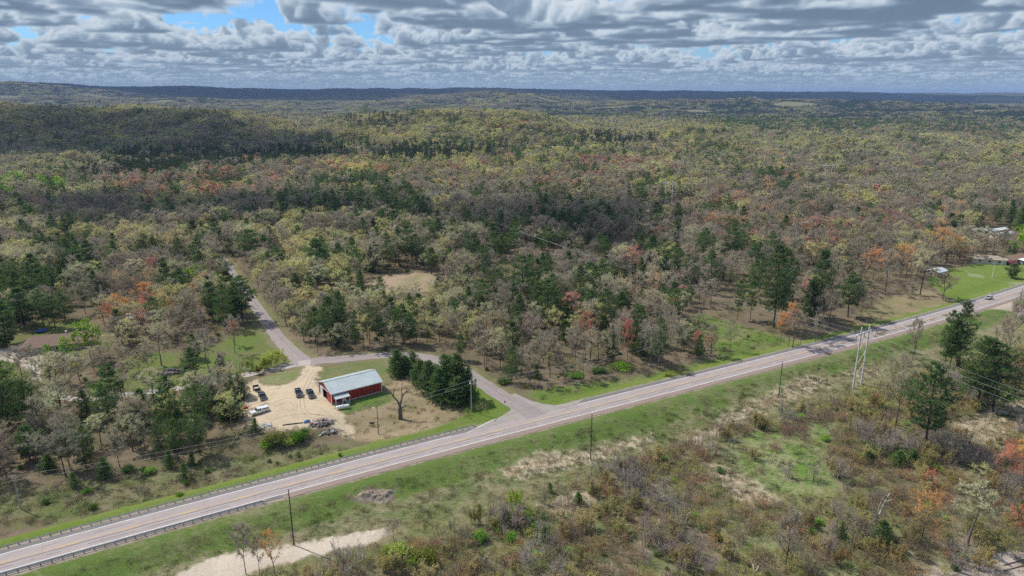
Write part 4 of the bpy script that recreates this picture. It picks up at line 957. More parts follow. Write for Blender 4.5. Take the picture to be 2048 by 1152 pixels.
# trees one can pick out in the photograph: type, foot x, foot y, top y, width in pixels (0 = by kind)
PICK = """
P 1845 905 730 108|P 1955 816 676 92|P 1982 822 690 100|P 1888 736 622 46|P 1912 736 604 52|P 1900 738 640 40|P 1545 656 492 74|P 1562 640 500 60|P 1634 642 500 50|P 1618 640 560 40|P 1695 634 545 54|P 1500 640 560 30
P 1408 514 455 34|P 1302 532 470 36|P 1350 562 487 36|P 1243 534 497 26|P 1228 566 518 28|P 1197 512 466 26|P 1153 528 486 20|P 1097 510 448 34|P 1256 421 368 18|P 1470 378 330 34|P 1422 368 335 22|P 1440 560 522 26|P 1375 545 505 28
P 1045 622 514 86|P 1160 645 568 44|P 1095 655 570 46|P 1327 628 573 46|P 1242 645 584 40|P 1367 620 577 30|P 1025 724 642 34|P 1087 668 628 26|P 1223 722 668 26|P 1280 718 666 30|P 922 720 668 30|P 1130 690 640 30|P 1475 640 560 26
P 632 684 612 38|P 652 692 615 34|P 678 693 652 26|P 712 692 622 34|P 740 692 604 36|P 760 690 630 30|P 788 684 612 34|P 820 692 624 32|P 722 584 540 20|P 683 578 534 30|P 762 594 552 24|P 878 584 553 28|P 637 554 478 62|P 835 665 620 26
P 487 642 552 66|P 470 645 572 40|P 452 657 570 46|P 440 557 510 46|P 505 527 458 58|P 532 520 470 34|P 541 500 452 26
D 842 768 722 44|D 878 802 738 50|D 936 802 742 40|D 902 778 712 54|D 812 752 712 36|D 793 750 700 42|D 828 747 705 36|D 858 790 722 52|D 892 792 712 60|D 915 797 711 60|D 917 810 756 56|D 870 770 735 40|Y 799 757 735 18|Y 883 818 802 10|Y 905 800 765 40
P 230 834 727 62|D 338 802 749 42|D 402 830 757 48|D 420 802 754 30|D 288 852 777 52|D 344 848 788 46|D 466 792 754 28|D 482 797 746 36|D 476 836 790 34|Y 511 864 836 24|D 312 830 790 40|D 435 815 775 36|D 450 840 795 34|D 262 850 800 40|D 388 718 668 36
P 22 874 722 104|P 60 850 760 60|P 0 850 740 80|P 15 690 600 60|P 48 654 572 56|P 88 654 578 54|P 112 658 590 44|P 92 548 496 42|P 148 548 490 38|P 180 548 480 46|P 200 602 547 44|P 281 578 538 30|P 364 592 551 44|P 331 520 490 34|P 30 600 530 50|P 130 640 585 44|P 60 920 850 60|P 175 905 850 42|P 150 880 830 40
P 705 428 352 46|P 690 425 372 30|P 776 424 357 42|P 760 420 370 34|P 667 420 378 30|P 787 458 410 66|P 765 460 418 44|P 706 474 430 34|P 732 452 410 34|P 862 390 353 26|P 919 364 339 20|P 898 392 362 24|P 944 390 363 24|P 815 534 450 36|P 866 514 454 32|P 863 548 495 34|P 906 556 525 28|P 529 460 420 34|P 640 440 395 30|P 600 430 390 30|P 936 470 420 30|P 905 480 432 30|P 985 500 445 34|P 1030 490 430 30|P 1060 470 410 26
P 2040 470 408 40|P 1895 472 425 34|P 1915 474 428 32|P 1958 470 432 26|P 2024 556 526 30|Y 1845 490 465 30|P 1968 335 318 28|P 735 262 232 34
Y 1760 1092 1040 50|Y 1795 930 900 50|Y 1825 925 898 42|Y 1735 925 902 40|Y 1156 1008 985 24|Y 1090 1082 1055 26|Y 1680 1085 1045 34|Y 2040 1040 1000 40|Y 1100 985 965 16|Y 1260 955 935 20|Y 1435 1080 1062 18|Y 100 940 905 40|Y 210 955 915 40|Y 370 960 925 30|Y 150 975 945 24|Y 340 935 900 26|Y 385 930 905 20
B 1789 860 714 74|B 1822 735 640 26|B 1990 745 640 40|B 2012 735 600 50|B 2035 650 585 30|B 801 838 772 0|B 635 705 655 36|B 418 745 660 62|B 240 748 690 56|B 381 752 690 40|G 323 732 645 84|G 125 828 713 112|B 470 706 632 40|B 280 760 700 40|B 300 752 690 40|B 65 745 690 40|B 258 690 640 50
B 45 762 690 50|G 100 768 702 56|B 160 762 705 46|G 75 775 715 40|B 1585 695 620 36|B 1460 700 640 30|A 1577 692 607 30|A 1560 690 625 26|B 1600 690 630 30|B 1630 685 630 34|B 1420 712 650 36|R 1393 706 664 26|A 1423 708 668 30|R 1168 702 623 46|R 1254 722 640 30|B 1230 732 650 44|B 1150 742 650 46|B 1100 755 670 46|B 1060 765 690 50|G 1000 740 660 54|O 940 700 640 50|O 880 690 632 56|B 1300 735 650 50|B 1340 705 620 46
B 1720 640 580 40|B 1885 600 545 44|G 1840 590 500 62|A 1745 560 500 60|A 1800 555 490 60|B 1770 585 500 54|A 1880 520 455 60|A 1905 525 468 46|O 1830 540 480 50|O 1955 500 465 34
A 240 660 590 40|A 330 630 575 40|R 285 650 600 36|A 345 650 600 36|R 225 684 606 36|A 262 655 597 44|A 300 610 560 46|R 398 600 565 34|A 380 622 583 36|R 470 690 640 30|L 182 718 645 54|L 135 720 675 30|L 100 725 690 24|L 402 572 532 72|O 362 522 457 62|O 290 520 448 60|G 275 570 518 66|L 34 392 357 34|L 88 392 363 20|L 122 394 367 22|L 10 410 378 28|L 2044 522 458 46|L 1880 462 428 42|O 1605 430 400 34|L 2048 480 452 40
O 610 640 580 54|O 580 655 600 44|O 660 620 570 56|G 700 640 590 50|O 745 640 580 56|G 790 630 575 50|O 850 655 600 56|G 900 670 615 54|O 570 580 520 56|G 640 590 530 60|O 590 540 480 56|G 610 690 640 30
G 1935 1090 965 96|A 1842 1085 985 90|R 2030 1075 1010 50|R 2010 990 890 60|A 2045 960 880 60|O 1960 960 930 50|R 1860 990 940 40|B 1655 1130 1050 40|B 1570 1138 1030 60|B 1700 1110 1030 40|B 1745 1092 985 36|B 1690 1080 1020 40
A 550 1150 1062 44|B 492 1148 1050 46|B 520 1150 1075 30|B 789 1088 1042 40|B 170 925 850 40|B 240 935 855 44|G 290 900 840 46|G 80 830 760 50|B 140 905 820 50
"""
def add_tree(ty, px, py, top, wpx, extra=0):
    p = at(px, py); ppm = px_per_m(p.y and p.x * 0 + p.x, p.y, p.z)
    ppm = FPX / (p.y * CP - (p.z - CAM_H) * SP)
    ang = math.atan2(CAM_H, math.hypot(p.x, p.y))
    h = (py - top) / ppm / max(0.5, math.cos(ang)) ; 
    kd = PROTO_OF[ty]; v = int(g.integers(0, 99)); pr = PR[kd][v % len(PR[kd])]
    h = max(2.0, h * 0.98); sz = h / pr.H
    sx = (wpx / ppm / 2 / pr.R) if wpx else sz
    sx = min(max(sx, sz * 0.45), sz * 2.0)
    TREES.append([ty, v, p.x, p.y, p.z, g.uniform(0, 6.28), sx, sz, jit({'R': (0.70, 0.29, 0.19), 'A': (0.74, 0.43, 0.17)}.get(ty, TINT[ty]), g, 0.1), True])
for line in PICK.strip().splitlines():
    for e in line.split('|'):
        q = e.split()
        if q[0] == 'B' and q[1] == '801': continue        # the dead forked tree is built by hand
        add_tree(q[0], *map(float, q[1:]))
FEAT = np.array([(t[2], t[3], max(1.5, PR[PROTO_OF[t[0]]][0].R * t[6])) for t in TREES])

# the woods: a jittered grid, thinned by the map above
def woods():
    out = []
    for r0, r1, sp in ((110, 520, 6.7), (520, 1150, 7.9), (1150, 2700, 10.4)):
        ys = np.arange(0, r1, sp * 0.87)
        for k, yy in enumerate(ys):
            half = yy * 0.80 + 70
            xx = np.arange(-half, half, sp) + (k % 2) * sp / 2
            out.append(np.stack([xx, np.full_like(xx, yy), np.full_like(xx, r0), np.full_like(xx, r1)], -1))
    P = np.concatenate(out); n = len(P)
    P[:, :2] += g.uniform(-0.42, 0.42, (n, 2)) * np.where(P[:, 2] < 500, 6.7, np.where(P[:, 2] < 1000, 7.9, 10.4))[:, None]
    rr = np.hypot(P[:, 0], P[:, 1]); P = P[(rr >= P[:, 2]) & (rr < P[:, 3])]
    x, y = P[:, 0], P[:, 1]; z = terrain(x, y); px, py = pix(x, y, z)
    d = hwy_d(x, y); ok = (d > np.where(px < 600, 17, np.where(px < 1060, 18, 14.5))) | (np.hypot(x, y) > 620)
    ok &= ~((np.abs(d) < 25) & (x > 200)) & ~((d < 20) & (x > 150) & (d > -20))
    ok &= (d > -30) | (np.hypot(x, y) > 330)
    for Pz in NO_TREES:
        W = zone_poly(Pz); gr = NT_GROW.get(id(Pz), 2.0)
        m = (x > W[:, 0].min() - 9) & (x < W[:, 0].max() + 9) & (y > W[:, 1].min() - 9) & (y < W[:, 1].max() + 9)
        k = np.zeros(len(x), bool); k[m] = sdist(W, x[m], y[m]) < gr; ok &= ~k
    for W, w in ((W_SIDE, 8), (W_NORTH, 4.8), (W_DRIVE[:9], 5)): 
        m = (np.hypot(x, y) < 700); k = np.zeros(len(x), bool); k[m] = seg_dist(W, x[m], y[m]) < w; ok &= ~k
    cor = seg_dist(np.array([HF0[:2], HF1[:2]]), x, y); ok &= ~((cor < 7) & (g.uniform(size=len(x)) < 0.9))
    x, y, z, px, py = x[ok], y[ok], z[ok], px[ok], py[ok]
    # nearest map entries, distances weighted by how foreshortened the rows are there
    W = np.zeros((len(x), 7)); tot = np.zeros(len(x))
    sy = 1.0 / np.maximum(0.25, np.clip((CTRL[:, 1] - 185) / 400, 0.05, 1))
    for c, s_ in zip(CTRL, sy):
        dd = ((px - c[0]) / 1.6) ** 2 + ((py - c[1]) * s_ * 1.2) ** 2
        w = 1.0 / (dd + 150.0) ** 2; tot += w; W += w[:, None] * c[2:][None]
    W /= tot[:, None]
    # trees stand in groups of a kind
    n = len(x)
    sc_ = np.where(y > 560, 1.9, 1.0); cl = [1.15 * vnoise(x / sc_, y / sc_, 95, 50 + i) + 0.75 * vnoise(x / sc_, y / sc_, 38, 60 + i) for i in range(6)]
    Wt = W[:, 1:] * np.exp(1.0 * np.stack(cl, -1)); Wt /= Wt.sum(1, keepdims=True)
    keep = g.uniform(size=n) < W[:, 0]
    # room for the picked-out trees
    near = np.hypot(x, y) < 560; dm = np.full(n, 99.0)
    for fx, fy, fr in FEAT: dm[near] = np.minimum(dm[near], np.hypot(x[near] - fx, y[near] - fy) - fr * 0.75)
    keep &= dm > 1.2
    ty = (Wt.cumsum(1) < g.uniform(size=n)[:, None]).sum(1).clip(0, 5)
    plant = ((py < 375) & (px < 1020) & (px > 160) & (W[:, 1] > 0.5)) | ((py < 320) & (px > 1150) & (px < 1330) & (W[:, 1] > 0.35))
    nn = vnoise(x, y, 35, 77); pv = vnoise(x, y, 130, 81); age = 1 + 0.15 * vnoise(x, y, 110, 78); low = np.ones(n)
    for Pz, fct in LOW_TREES: low = np.where(inside(zone_poly(Pz), x, y), fct, low)
    keep &= (vnoise(x, y, 48, 79) + 0.7 * vnoise(x, y, 21, 80) < 1.05) | (y > 1200)
    for i in np.nonzero(keep)[0]:
        t = 'PBOGRL'[ty[i]]; far = y[i] > 560
        if t == 'P': t = 'S' if plant[i] else ('Y' if (g.uniform() < 0.22 and not far) else 'P')
        if t == 'R' and nn[i] + g.uniform(-0.5, 0.5) > 0.15: t = 'A'
        kd = PROTO_OF[t]; kf = {'pine': 'pine_far', 'stand': 'stand_far', 'bare': 'bare_far', 'bud': 'bud_far', 'full': 'bud_far', 'young': 'pine_far'}[kd] if far else kd
        h = {'P': 15, 'Y': 8.5, 'S': 16, 'B': 13.2, 'O': 12.2, 'G': 12.2, 'R': 12, 'A': 12, 'L': 10}[t] * g.uniform(0.62, 1.28) * age[i] * low[i]
        pr = PR[kf][0]; sz = h / pr.H; sx = sz * g.uniform(0.85, 1.15) * (0.95 if t in 'BYS' else 1.0 if t == 'P' else 1.17) * (1.0 if not far else 1.15 if y[i] < 1150 else 1.45 if t not in 'PS' else 1.2)
        c = TINT[t]
        TREES.append([t, int(g.integers(0, 99)), x[i], y[i], z[i], g.uniform(0, 6.28), sx, sz, jit(tuple(q * (1 + 0.12 * pv[i]) for q in c), g, 0.11, 0.04), False])
woods()

# shade-side brush, saplings and bushes
SHR = []      # (kind, variant, x, y, z, rot, sx, sz, tint, feature)
STINT = {'brush': (0.30, 0.24, 0.20), 'budbrush': (0.38, 0.34, 0.17), 'sapling': (0.36, 0.31, 0.28), 'budsapling': (0.42, 0.44, 0.13), 'bush': (0.16, 0.28, 0.05)}
def add_shrub(kind, px, py, h, w, tint=None):
    p = at(px, py); v = int(g.integers(0, 99)); pr = PR[kind][v % len(PR[kind])]
    ppm = FPX / (p.y * CP - (p.z - CAM_H) * SP)
    SHR.append([kind, v, p.x, p.y, p.z, g.uniform(0, 6.28), w / ppm / 2 / pr.R, h / pr.H, jit(tint or STINT[kind], g, 0.1), True])
GRN, DGR, YGR, RED, ORA, WHT, GRY = (0.20, 0.36, 0.05), (0.12, 0.20, 0.06), (0.38, 0.44, 0.10), (0.30, 0.155, 0.12), (0.31, 0.205, 0.11), (0.62, 0.6, 0.52), (0.31, 0.272, 0.228)
for a in [('bush', 1028, 1040, 3.0, 36, GRN), ('bush', 1052, 1040, 3.0, 30, GRN), ('bush', 985, 1055, 2.6, 28, GRN), ('bush', 958, 1080, 3.2, 38, GRN), ('bush', 1019, 1081, 2.6, 30, GRN), ('bush', 997, 1066, 1.8, 20, GRN),
          ('bush', 799, 1120, 4.2, 58, YGR), ('bush', 850, 1125, 4.0, 62, (0.2, 0.235, 0.05)), ('bush', 828, 1135, 2.4, 34, GRN), ('bush', 775, 1110, 2.6, 34, YGR), ('bush', 601, 880, 3.4, 46, (0.12, 0.24, 0.02)), ('bush', 552, 884, 3.8, 54, (0.2, 0.215, 0.05)), ('bush', 533, 895, 2.2, 30, GRN), ('bush', 578, 890, 2.4, 30, YGR),
          ('budsapling', 1033, 1018, 6.0, 36, (0.34, 0.42, 0.05)), ('sapling', 984, 1036, 6.0, 26, GRY), ('budsapling', 953, 1050, 6.3, 32, (0.3, 0.27, 0.11)), ('sapling', 1084, 1008, 6.0, 32, GRY), ('sapling', 929, 1088, 6.0, 28, GRY), ('sapling', 1149, 975, 4.4, 14, GRY), ('sapling', 905, 1060, 4.5, 20, GRY),
          ('budbrush', 962, 820, 2.6, 34, (0.36, 0.36, 0.15)), ('budbrush', 934, 832, 2.4, 26, (0.32, 0.38, 0.09)), ('brush', 822, 758, 2.6, 24, (0.27, 0.22, 0.13)), ('bush', 681, 912, 1.2, 10, DGR), ('brush', 420, 960, 2.0, 26, None),
          ('brush', 1478, 855, 2.6, 44, None), ('brush', 1260, 935, 3.0, 70, (0.17, 0.12, 0.105)), ('brush', 1310, 925, 3.0, 60, (0.17, 0.12, 0.105)), ('bush', 1565, 1055, 1.5, 18, DGR), ('bush', 1440, 945, 1.6, 20, DGR), ('budbrush', 855, 1150, 2.2, 30, WHT), ('budbrush', 960, 1128, 2.4, 26, WHT), ('budbrush', 1742, 965, 3.0, 22, WHT), ('bush', 1860, 935, 2.2, 40, YGR), ('bush', 1760, 905, 2.4, 60, DGR), ('bush', 1805, 912, 2.6, 66, DGR), ('bush', 1725, 918, 2.0, 40, GRN), ('bush', 1395, 705, 1.4, 24, YGR), ('brush', 1370, 745, 2.4, 40, None), ('bush', 1335, 752, 1.6, 26, YGR), ('bush', 2020, 530, 3.4, 22, (0.42, 0.13, 0.2)),
          ('budsapling', 538, 738, 8.5, 40, (0.50, 0.56, 0.12)), ('budsapling', 560, 730, 7.5, 34, (0.50, 0.56, 0.12)), ('budsapling', 525, 740, 6.5, 30, (0.42, 0.46, 0.13)), ('budsapling', 500, 742, 5.0, 26, (0.27, 0.29, 0.07)), ('budsapling', 515, 748, 4.5, 24, (0.27, 0.29, 0.07)), ('sapling', 480, 740, 5.5, 24, GRY), ('bush', 145, 735, 2.4, 34, YGR), ('bush', 105, 740, 1.8, 26, GRN), ('bush', 60, 700, 3.2, 8, (0.03, 0.06, 0.03)), ('bush', 48, 700, 3.2, 8, (0.03, 0.06, 0.03)),
          ('bush', 175, 985, 1.6, 24, GRN), ('bush', 255, 945, 2.0, 34, DGR), ('bush', 300, 945, 1.8, 30, GRN), ('budbrush', 445, 905, 3.4, 50, (0.27, 0.25, 0.09)), ('budbrush', 405, 900, 3.4, 46, (0.24, 0.21, 0.1)), ('bush', 360, 990, 1.0, 18, GRN), ('bush', 1010, 765, 2.2, 36, DGR), ('bush', 1150, 752, 2.0, 40, GRN), ('bush', 1240, 738, 2.2, 50, GRN), ('bush', 1200, 745, 1.8, 40, DGR)]:
    add_shrub(*a)
def brushland():
    W = zone_poly(BRUSH)
    xs = np.arange(-60, 400, 2.15); ys = np.arange(95, 330, 2.1); X, Y = np.meshgrid(xs, ys); x = X.ravel() + g.uniform(-1.3, 1.3, X.size); y = Y.ravel() + g.uniform(-1.2, 1.2, X.size)
    px, py = pix(x, y, terrain(x, y)); ok = (px > -120) & (px < 2650) & (py < 1300) & ((px < 2150) | (g.uniform(size=len(x)) < 0.6)) & (sdist(W, x, y) < -1.5)
    dens = 0.84 + 0.3 * vnoise(x, y, 22, 91)
    for S in SWALES: dens = np.where(sdist(zone_poly(S), x, y) < 0.5, 0.12, dens)
    for S in STRAW: dens = np.where(sdist(zone_poly(S), x, y) < 1.0, 0.03, dens)
    dens = np.where(sdist(zone_poly(RAIL), x, y) < 0, 0.22, dens)
    ok &= g.uniform(size=len(x)) < dens
    zt = terrain(x, y); n1 = vnoise(x, y, 26, 92); n2 = vnoise(x, y, 15, 93); n3 = vnoise(x, y, 40, 94)
    for i in np.nonzero(ok)[0]:
        if np.min(np.hypot(FEAT[:, 0] - x[i], FEAT[:, 1] - y[i]) - FEAT[:, 2] * 0.3) < 0: continue
        u = g.uniform()
        if n1[i] > 0.38 and u < 0.7: kd, c = 'sapling', (GRY if u < 0.45 else (0.29, 0.24, 0.215))
        elif n2[i] > 0.45 and u < 0.75: kd, c = 'budbrush', (ORA if u < 0.18 else (0.29, 0.265, 0.125) if u < 0.66 else RED)
        elif u < 0.58: kd, c = 'brush', (0.235, 0.175, 0.125)
        elif u < 0.82: kd, c = 'budbrush', ((0.33, 0.315, 0.10) if n3[i] > 0 else (0.32, 0.235, 0.115))
        elif u < 0.90: kd, c = 'budsapling', (0.29, 0.25, 0.11)
        elif u < 0.935: kd, c = 'bush', DGR
        elif u < 0.96: kd, c = 'bush', GRN
        else: kd, c = 'budbrush', (RED if u < 0.975 else ORA)
        h = {'brush': 2.5, 'budbrush': 2.4, 'sapling': 5.8, 'budsapling': 4.8, 'bush': 1.3}[kd] * g.uniform(0.4, 1.4)
        pr = PR[kd][0]; s = h / pr.H
        SHR.append([kd, int(g.integers(0, 99)), x[i], y[i], float(zt[i]), g.uniform(0, 6.28), s * g.uniform(0.9, 1.4), s, jit(tuple(min(0.6, 1.45 * q) for q in c), g, 0.2), False])
brushland()
def fringe():
    """brush at the wood's edge, in the north-west ditch and under the open woods"""
    xs = np.arange(-190, 330, 3.6); ys = np.arange(110, 470, 3.6); X, Y = np.meshgrid(xs, ys); x = X.ravel() + g.uniform(-1.7, 1.7, X.size); y = Y.ravel() + g.uniform(-1.7, 1.7, X.size)
    px, py = pix(x, y, terrain(x, y)); d = hwy_d(x, y); base = (px > -120) & (px < 2170) & (d > 14)
    p = np.full(len(x), 0.24)
    p = np.where(sdist(zone_poly(FORE_NW), x, y) < 0, 0.42 + 0.25 * vnoise(x, y, 14, 95), p); p = np.where(sdist(zone_poly(SHRUBBED), x, y) < 1, 0.8, p); p = np.where(sdist(zone_poly(CLEAR_STRAW), x, y) < 0, 0.08, p); p = np.where(sdist(zone_poly(CLEAR_GREEN), x, y) < 0, 0.035, p)
    p = np.where(sdist(zone_poly(MARSH), x, y) < 0, 0.34, p)
    for Pz in (BARN_SITE, YARD, ISLAND, BARN_LAWN, DRYFIELD, JUNC_LAWN, LAWN, FIELD, WEST_LAWN, HOUSE_PAD): p = np.where(sdist(zone_poly(Pz), x, y) < 1.5, 0, p)
    for W in (W_SIDE, W_NORTH, W_DRIVE): p = np.where(seg_dist(W, x, y) < 6, 0, p)
    zt = terrain(x, y); ok = base & (g.uniform(size=len(x)) < p)
    for i in np.nonzero(ok)[0]:
        u = g.uniform(); kd = 'brush' if u < 0.5 else 'budbrush' if u < 0.86 else 'bush'
        c = {'brush': (0.19, 0.15, 0.125), 'budbrush': (0.24, 0.225, 0.095), 'bush': (0.085, 0.15, 0.03)}[kd]
        h = {'brush': 1.9, 'budbrush': 1.9, 'bush': 1.3}[kd] * g.uniform(0.6, 1.4); s = h / PR[kd][0].H
        SHR.append([kd, int(g.integers(0, 99)), x[i], y[i], float(zt[i]), g.uniform(0, 6.28), s * g.uniform(0.8, 1.4), s, jit(tuple(1.5 * q for q in c), g, 0.2), False])
fringe()
# ------------------------------------------------------------------ the largest plants become objects of their own, the rest masses
LM = [(p, at(*q)) for p, q in [('the red barn', (705, 790)), ('the white propane tank', (686, 817)), ('the white pickup', (520, 824)), ('the debris heap', (645, 848)), ('the dead forked tree', (801, 838)), ('the brown-roofed house', (125, 690)),
     ('the fork of the side roads', (612, 724)), ('the stop sign', (1010, 816)), ('the green street sign', (1103, 800)), ('the junction light pole', (943, 825)), ('the dry field pole', (757, 868)), ('the westernmost pole', (42, 1018)),
     ('the near H-frame power tower', (1712, 776)), ('the tower in the brown clearing', (1336, 410)), ('the tower above bare woods', (1652, 378)), ('the lone steel pole', (868, 432)),
     ('the blue-roofed shed', (1870, 552)), ('the tan house', (1972, 524)), ('the ranch house', (2025, 522)), ('the small hidden field', (815, 568)), ('the brush pile', (340, 742)), ('the gravel pad', (560, 1110)), ('the car on the highway', (1977, 598)),
     ('the gravel drive', (2015, 610)), ('the torn earth bank', (750, 992)), ('the green roadside clearing', (1500, 690)), ('the straw patch pole', (1557, 795)), ('the pole by the pad', (588, 1090)), ('the dark verge pole', (1181, 918)), ('the crossarm pole', (1317, 728)),
     ('the corner rail bed', (1990, 1125)), ('the green swale', (1600, 940)), ('the marshy brown hollow', (1290, 530)), ('the parking pad', (60, 720)), ('the lane end', (455, 530)), ('the lane bend', (520, 622)), ('the far bright green trees', (88, 392)), ('the mobile homes', (2000, 470)), ('the lawn path', (1985, 557)), ('the round green bushes', (1010, 1058))]]
ONES = 'first second third fourth fifth sixth seventh eighth ninth'.split()
ORD = ['nearest'] + [w + ' nearest' for w in ONES[1:]] + [w + ' nearest' for w in 'tenth eleventh twelfth thirteenth fourteenth fifteenth sixteenth seventeenth eighteenth nineteenth'.split()]
for tens, th in (('twenty', 'twentieth'), ('thirty', 'thirtieth'), ('forty', 'fortieth'), ('fifty', 'fiftieth')): ORD += [th + ' nearest'] + [f'{tens}-{w} nearest' for w in ONES]
KIND = {'P': ('pine_tree', 'pine', 'dark green pine'), 'Y': ('pine_tree', 'pine', 'small cone-shaped young pine'), 'S': ('pine_tree', 'pine', 'straight plantation pine'), 'D': ('pine_tree', 'pine', 'full bushy pine'), 'B': ('bare_tree', 'tree', 'leafless grey-brown tree'), 'O': ('budding_tree', 'tree', 'yellow-olive budding tree'), 'G': ('budding_tree', 'tree', 'grey-olive budding tree'),
        'R': ('russet_tree', 'tree', 'red-budded tree'), 'A': ('russet_tree', 'tree', 'orange-budded tree'), 'L': ('leafy_tree', 'tree', 'fresh green leafy tree'),
        'brush': ('twiggy_shrub', 'shrub', 'leafless twiggy shrub'), 'budbrush': ('budding_shrub', 'shrub', 'budding olive-brown shrub'), 'sapling': ('sapling_clump', 'sapling', 'bare grey sapling clump'), 'budsapling': ('sapling_clump', 'sapling', 'budding sapling clump'), 'bush': ('leafy_bush', 'bush', 'green leafy bush')}
CAP = {'pine_tree': 290, 'bare_tree': 290, 'budding_tree': 290, 'russet_tree': 110, 'leafy_tree': 40, 'twiggy_shrub': 170, 'budding_shrub': 170, 'sapling_clump': 170, 'leafy_bush': 120}
GROUPS = {'pine_tree': 'pines of the woods and roadsides', 'bare_tree': 'leafless trees of the woods', 'budding_tree': 'budding oaks and other trees', 'russet_tree': 'red and orange budding trees', 'leafy_tree': 'trees in fresh leaf', 'twiggy_shrub': 'leafless shrubs', 'budding_shrub': 'budding shrubs', 'sapling_clump': 'sapling clumps', 'leafy_bush': 'leafy bushes'}

def plant(rows, is_tree):
    by = {}
    for r in rows: by.setdefault(KIND[r[0]][0], []).append(r)
    rest = {}
    for name, L_ in by.items():
        X = np.array([(r[2], r[3], r[4]) for r in L_]); kd = [PROTO_OF[r[0]] if is_tree else r[0] for r in L_]
        Hh = np.array([PR[k][0].H * r[7] for k, r in zip(kd, L_)]); px, py = pix(X[:, 0], X[:, 1], X[:, 2]); ptx, pty = pix(X[:, 0], X[:, 1], X[:, 2] + Hh)
        size = (py - pty) * (1 + 0.5 * np.array([r[9] for r in L_])); size = np.where((px > 0) & (px < 2048) & (py > 0) & (pty < 1148) & (X[:, 1] < 560), size, -1)
        o = np.argsort(-size)[:CAP[name]]; o = o[size[o] > 0]; sel = set(o.tolist())
        XY = X[o, :2]; D = np.stack([np.hypot(XY[:, 0] - p.x, XY[:, 1] - p.y) for _, p in LM], 1)
        rank = D.argsort(0).argsort(0)          # rank of every plant of this kind seen from each landmark
        med = np.median(Hh[o])
        for q, i in enumerate(o):
            r = L_[i]; k = kd[i]; P_ = PR[k][r[1] % len(PR[k])]
            lm = int(rank[q].argmin()); rk = int(rank[q, lm]); desc = KIND[r[0]][2]
            sz = 'tall ' if Hh[i] > 1.25 * med else 'low ' if Hh[i] < 0.72 * med else ''
            lab = f'{sz}{desc}, {ORD[rk]} to {LM[lm][0]}' if rk < len(ORD) else f'{desc} in the growth around {LM[int(D[q].argmin())][0]}'
            e = empty(name, (r[2], r[3], r[4] - 0.05), r[5]); e.scale = (r[6], r[6], r[7])
            tag(e, lab, KIND[r[0]][1], GROUPS[name])
            t = bpy.data.objects.new('trunk' if is_tree else 'stem', P_.trunk); COL.objects.link(t); t.parent = e
            c = bpy.data.objects.new('crown', P_.crown); COL.objects.link(c); c.parent = e; c['tint'] = [float(v) for v in r[8]]
        rest[name] = [r for i, r in enumerate(L_) if i not in sel]
    return rest
rest = plant(TREES, True); rest.update(plant(SHR, False))
def rows_of(name, tree=True):
    out = []
    for r in rest.get(name, []):
        k = PROTO_OF[r[0]] if tree else r[0]
        if tree and r[3] > 560: k = {'pine': 'pine_far', 'stand': 'stand_far', 'bare': 'bare_far', 'bud': 'bud_far', 'full': 'bud_far', 'young': 'pine_far', 'dense': 'pine_far'}[k]
        out.append((k, r[1], r[2], r[3], r[4] - 0.05, r[5], r[6], r[7], r[8]))
    return out
scatter('pine_forest', rows_of('pine_tree'), 'dark green pines filling the woods behind the nearer ones', ['pine', 'young', 'dense', 'stand', 'pine_far', 'stand_far'])
scatter('leafless_forest', rows_of('bare_tree'), 'leafless grey-brown trees filling the woods', ['bare', 'bare_far'])
scatter('budding_forest', rows_of('budding_tree') + rows_of('leafy_tree'), 'yellow-olive budding trees filling the woods and ridges', ['bud', 'full', 'bud_far'])
scatter('russet_forest', rows_of('russet_tree'), 'red and orange budding trees scattered through the woods', ['bud', 'bud_far'])
scatter('undergrowth', rows_of('twiggy_shrub', 0) + rows_of('budding_shrub', 0) + rows_of('sapling_clump', 0) + rows_of('leafy_bush', 0), 'brush and saplings of the wet ground', ['brush', 'budbrush', 'sapling', 'budsapling', 'bush'])

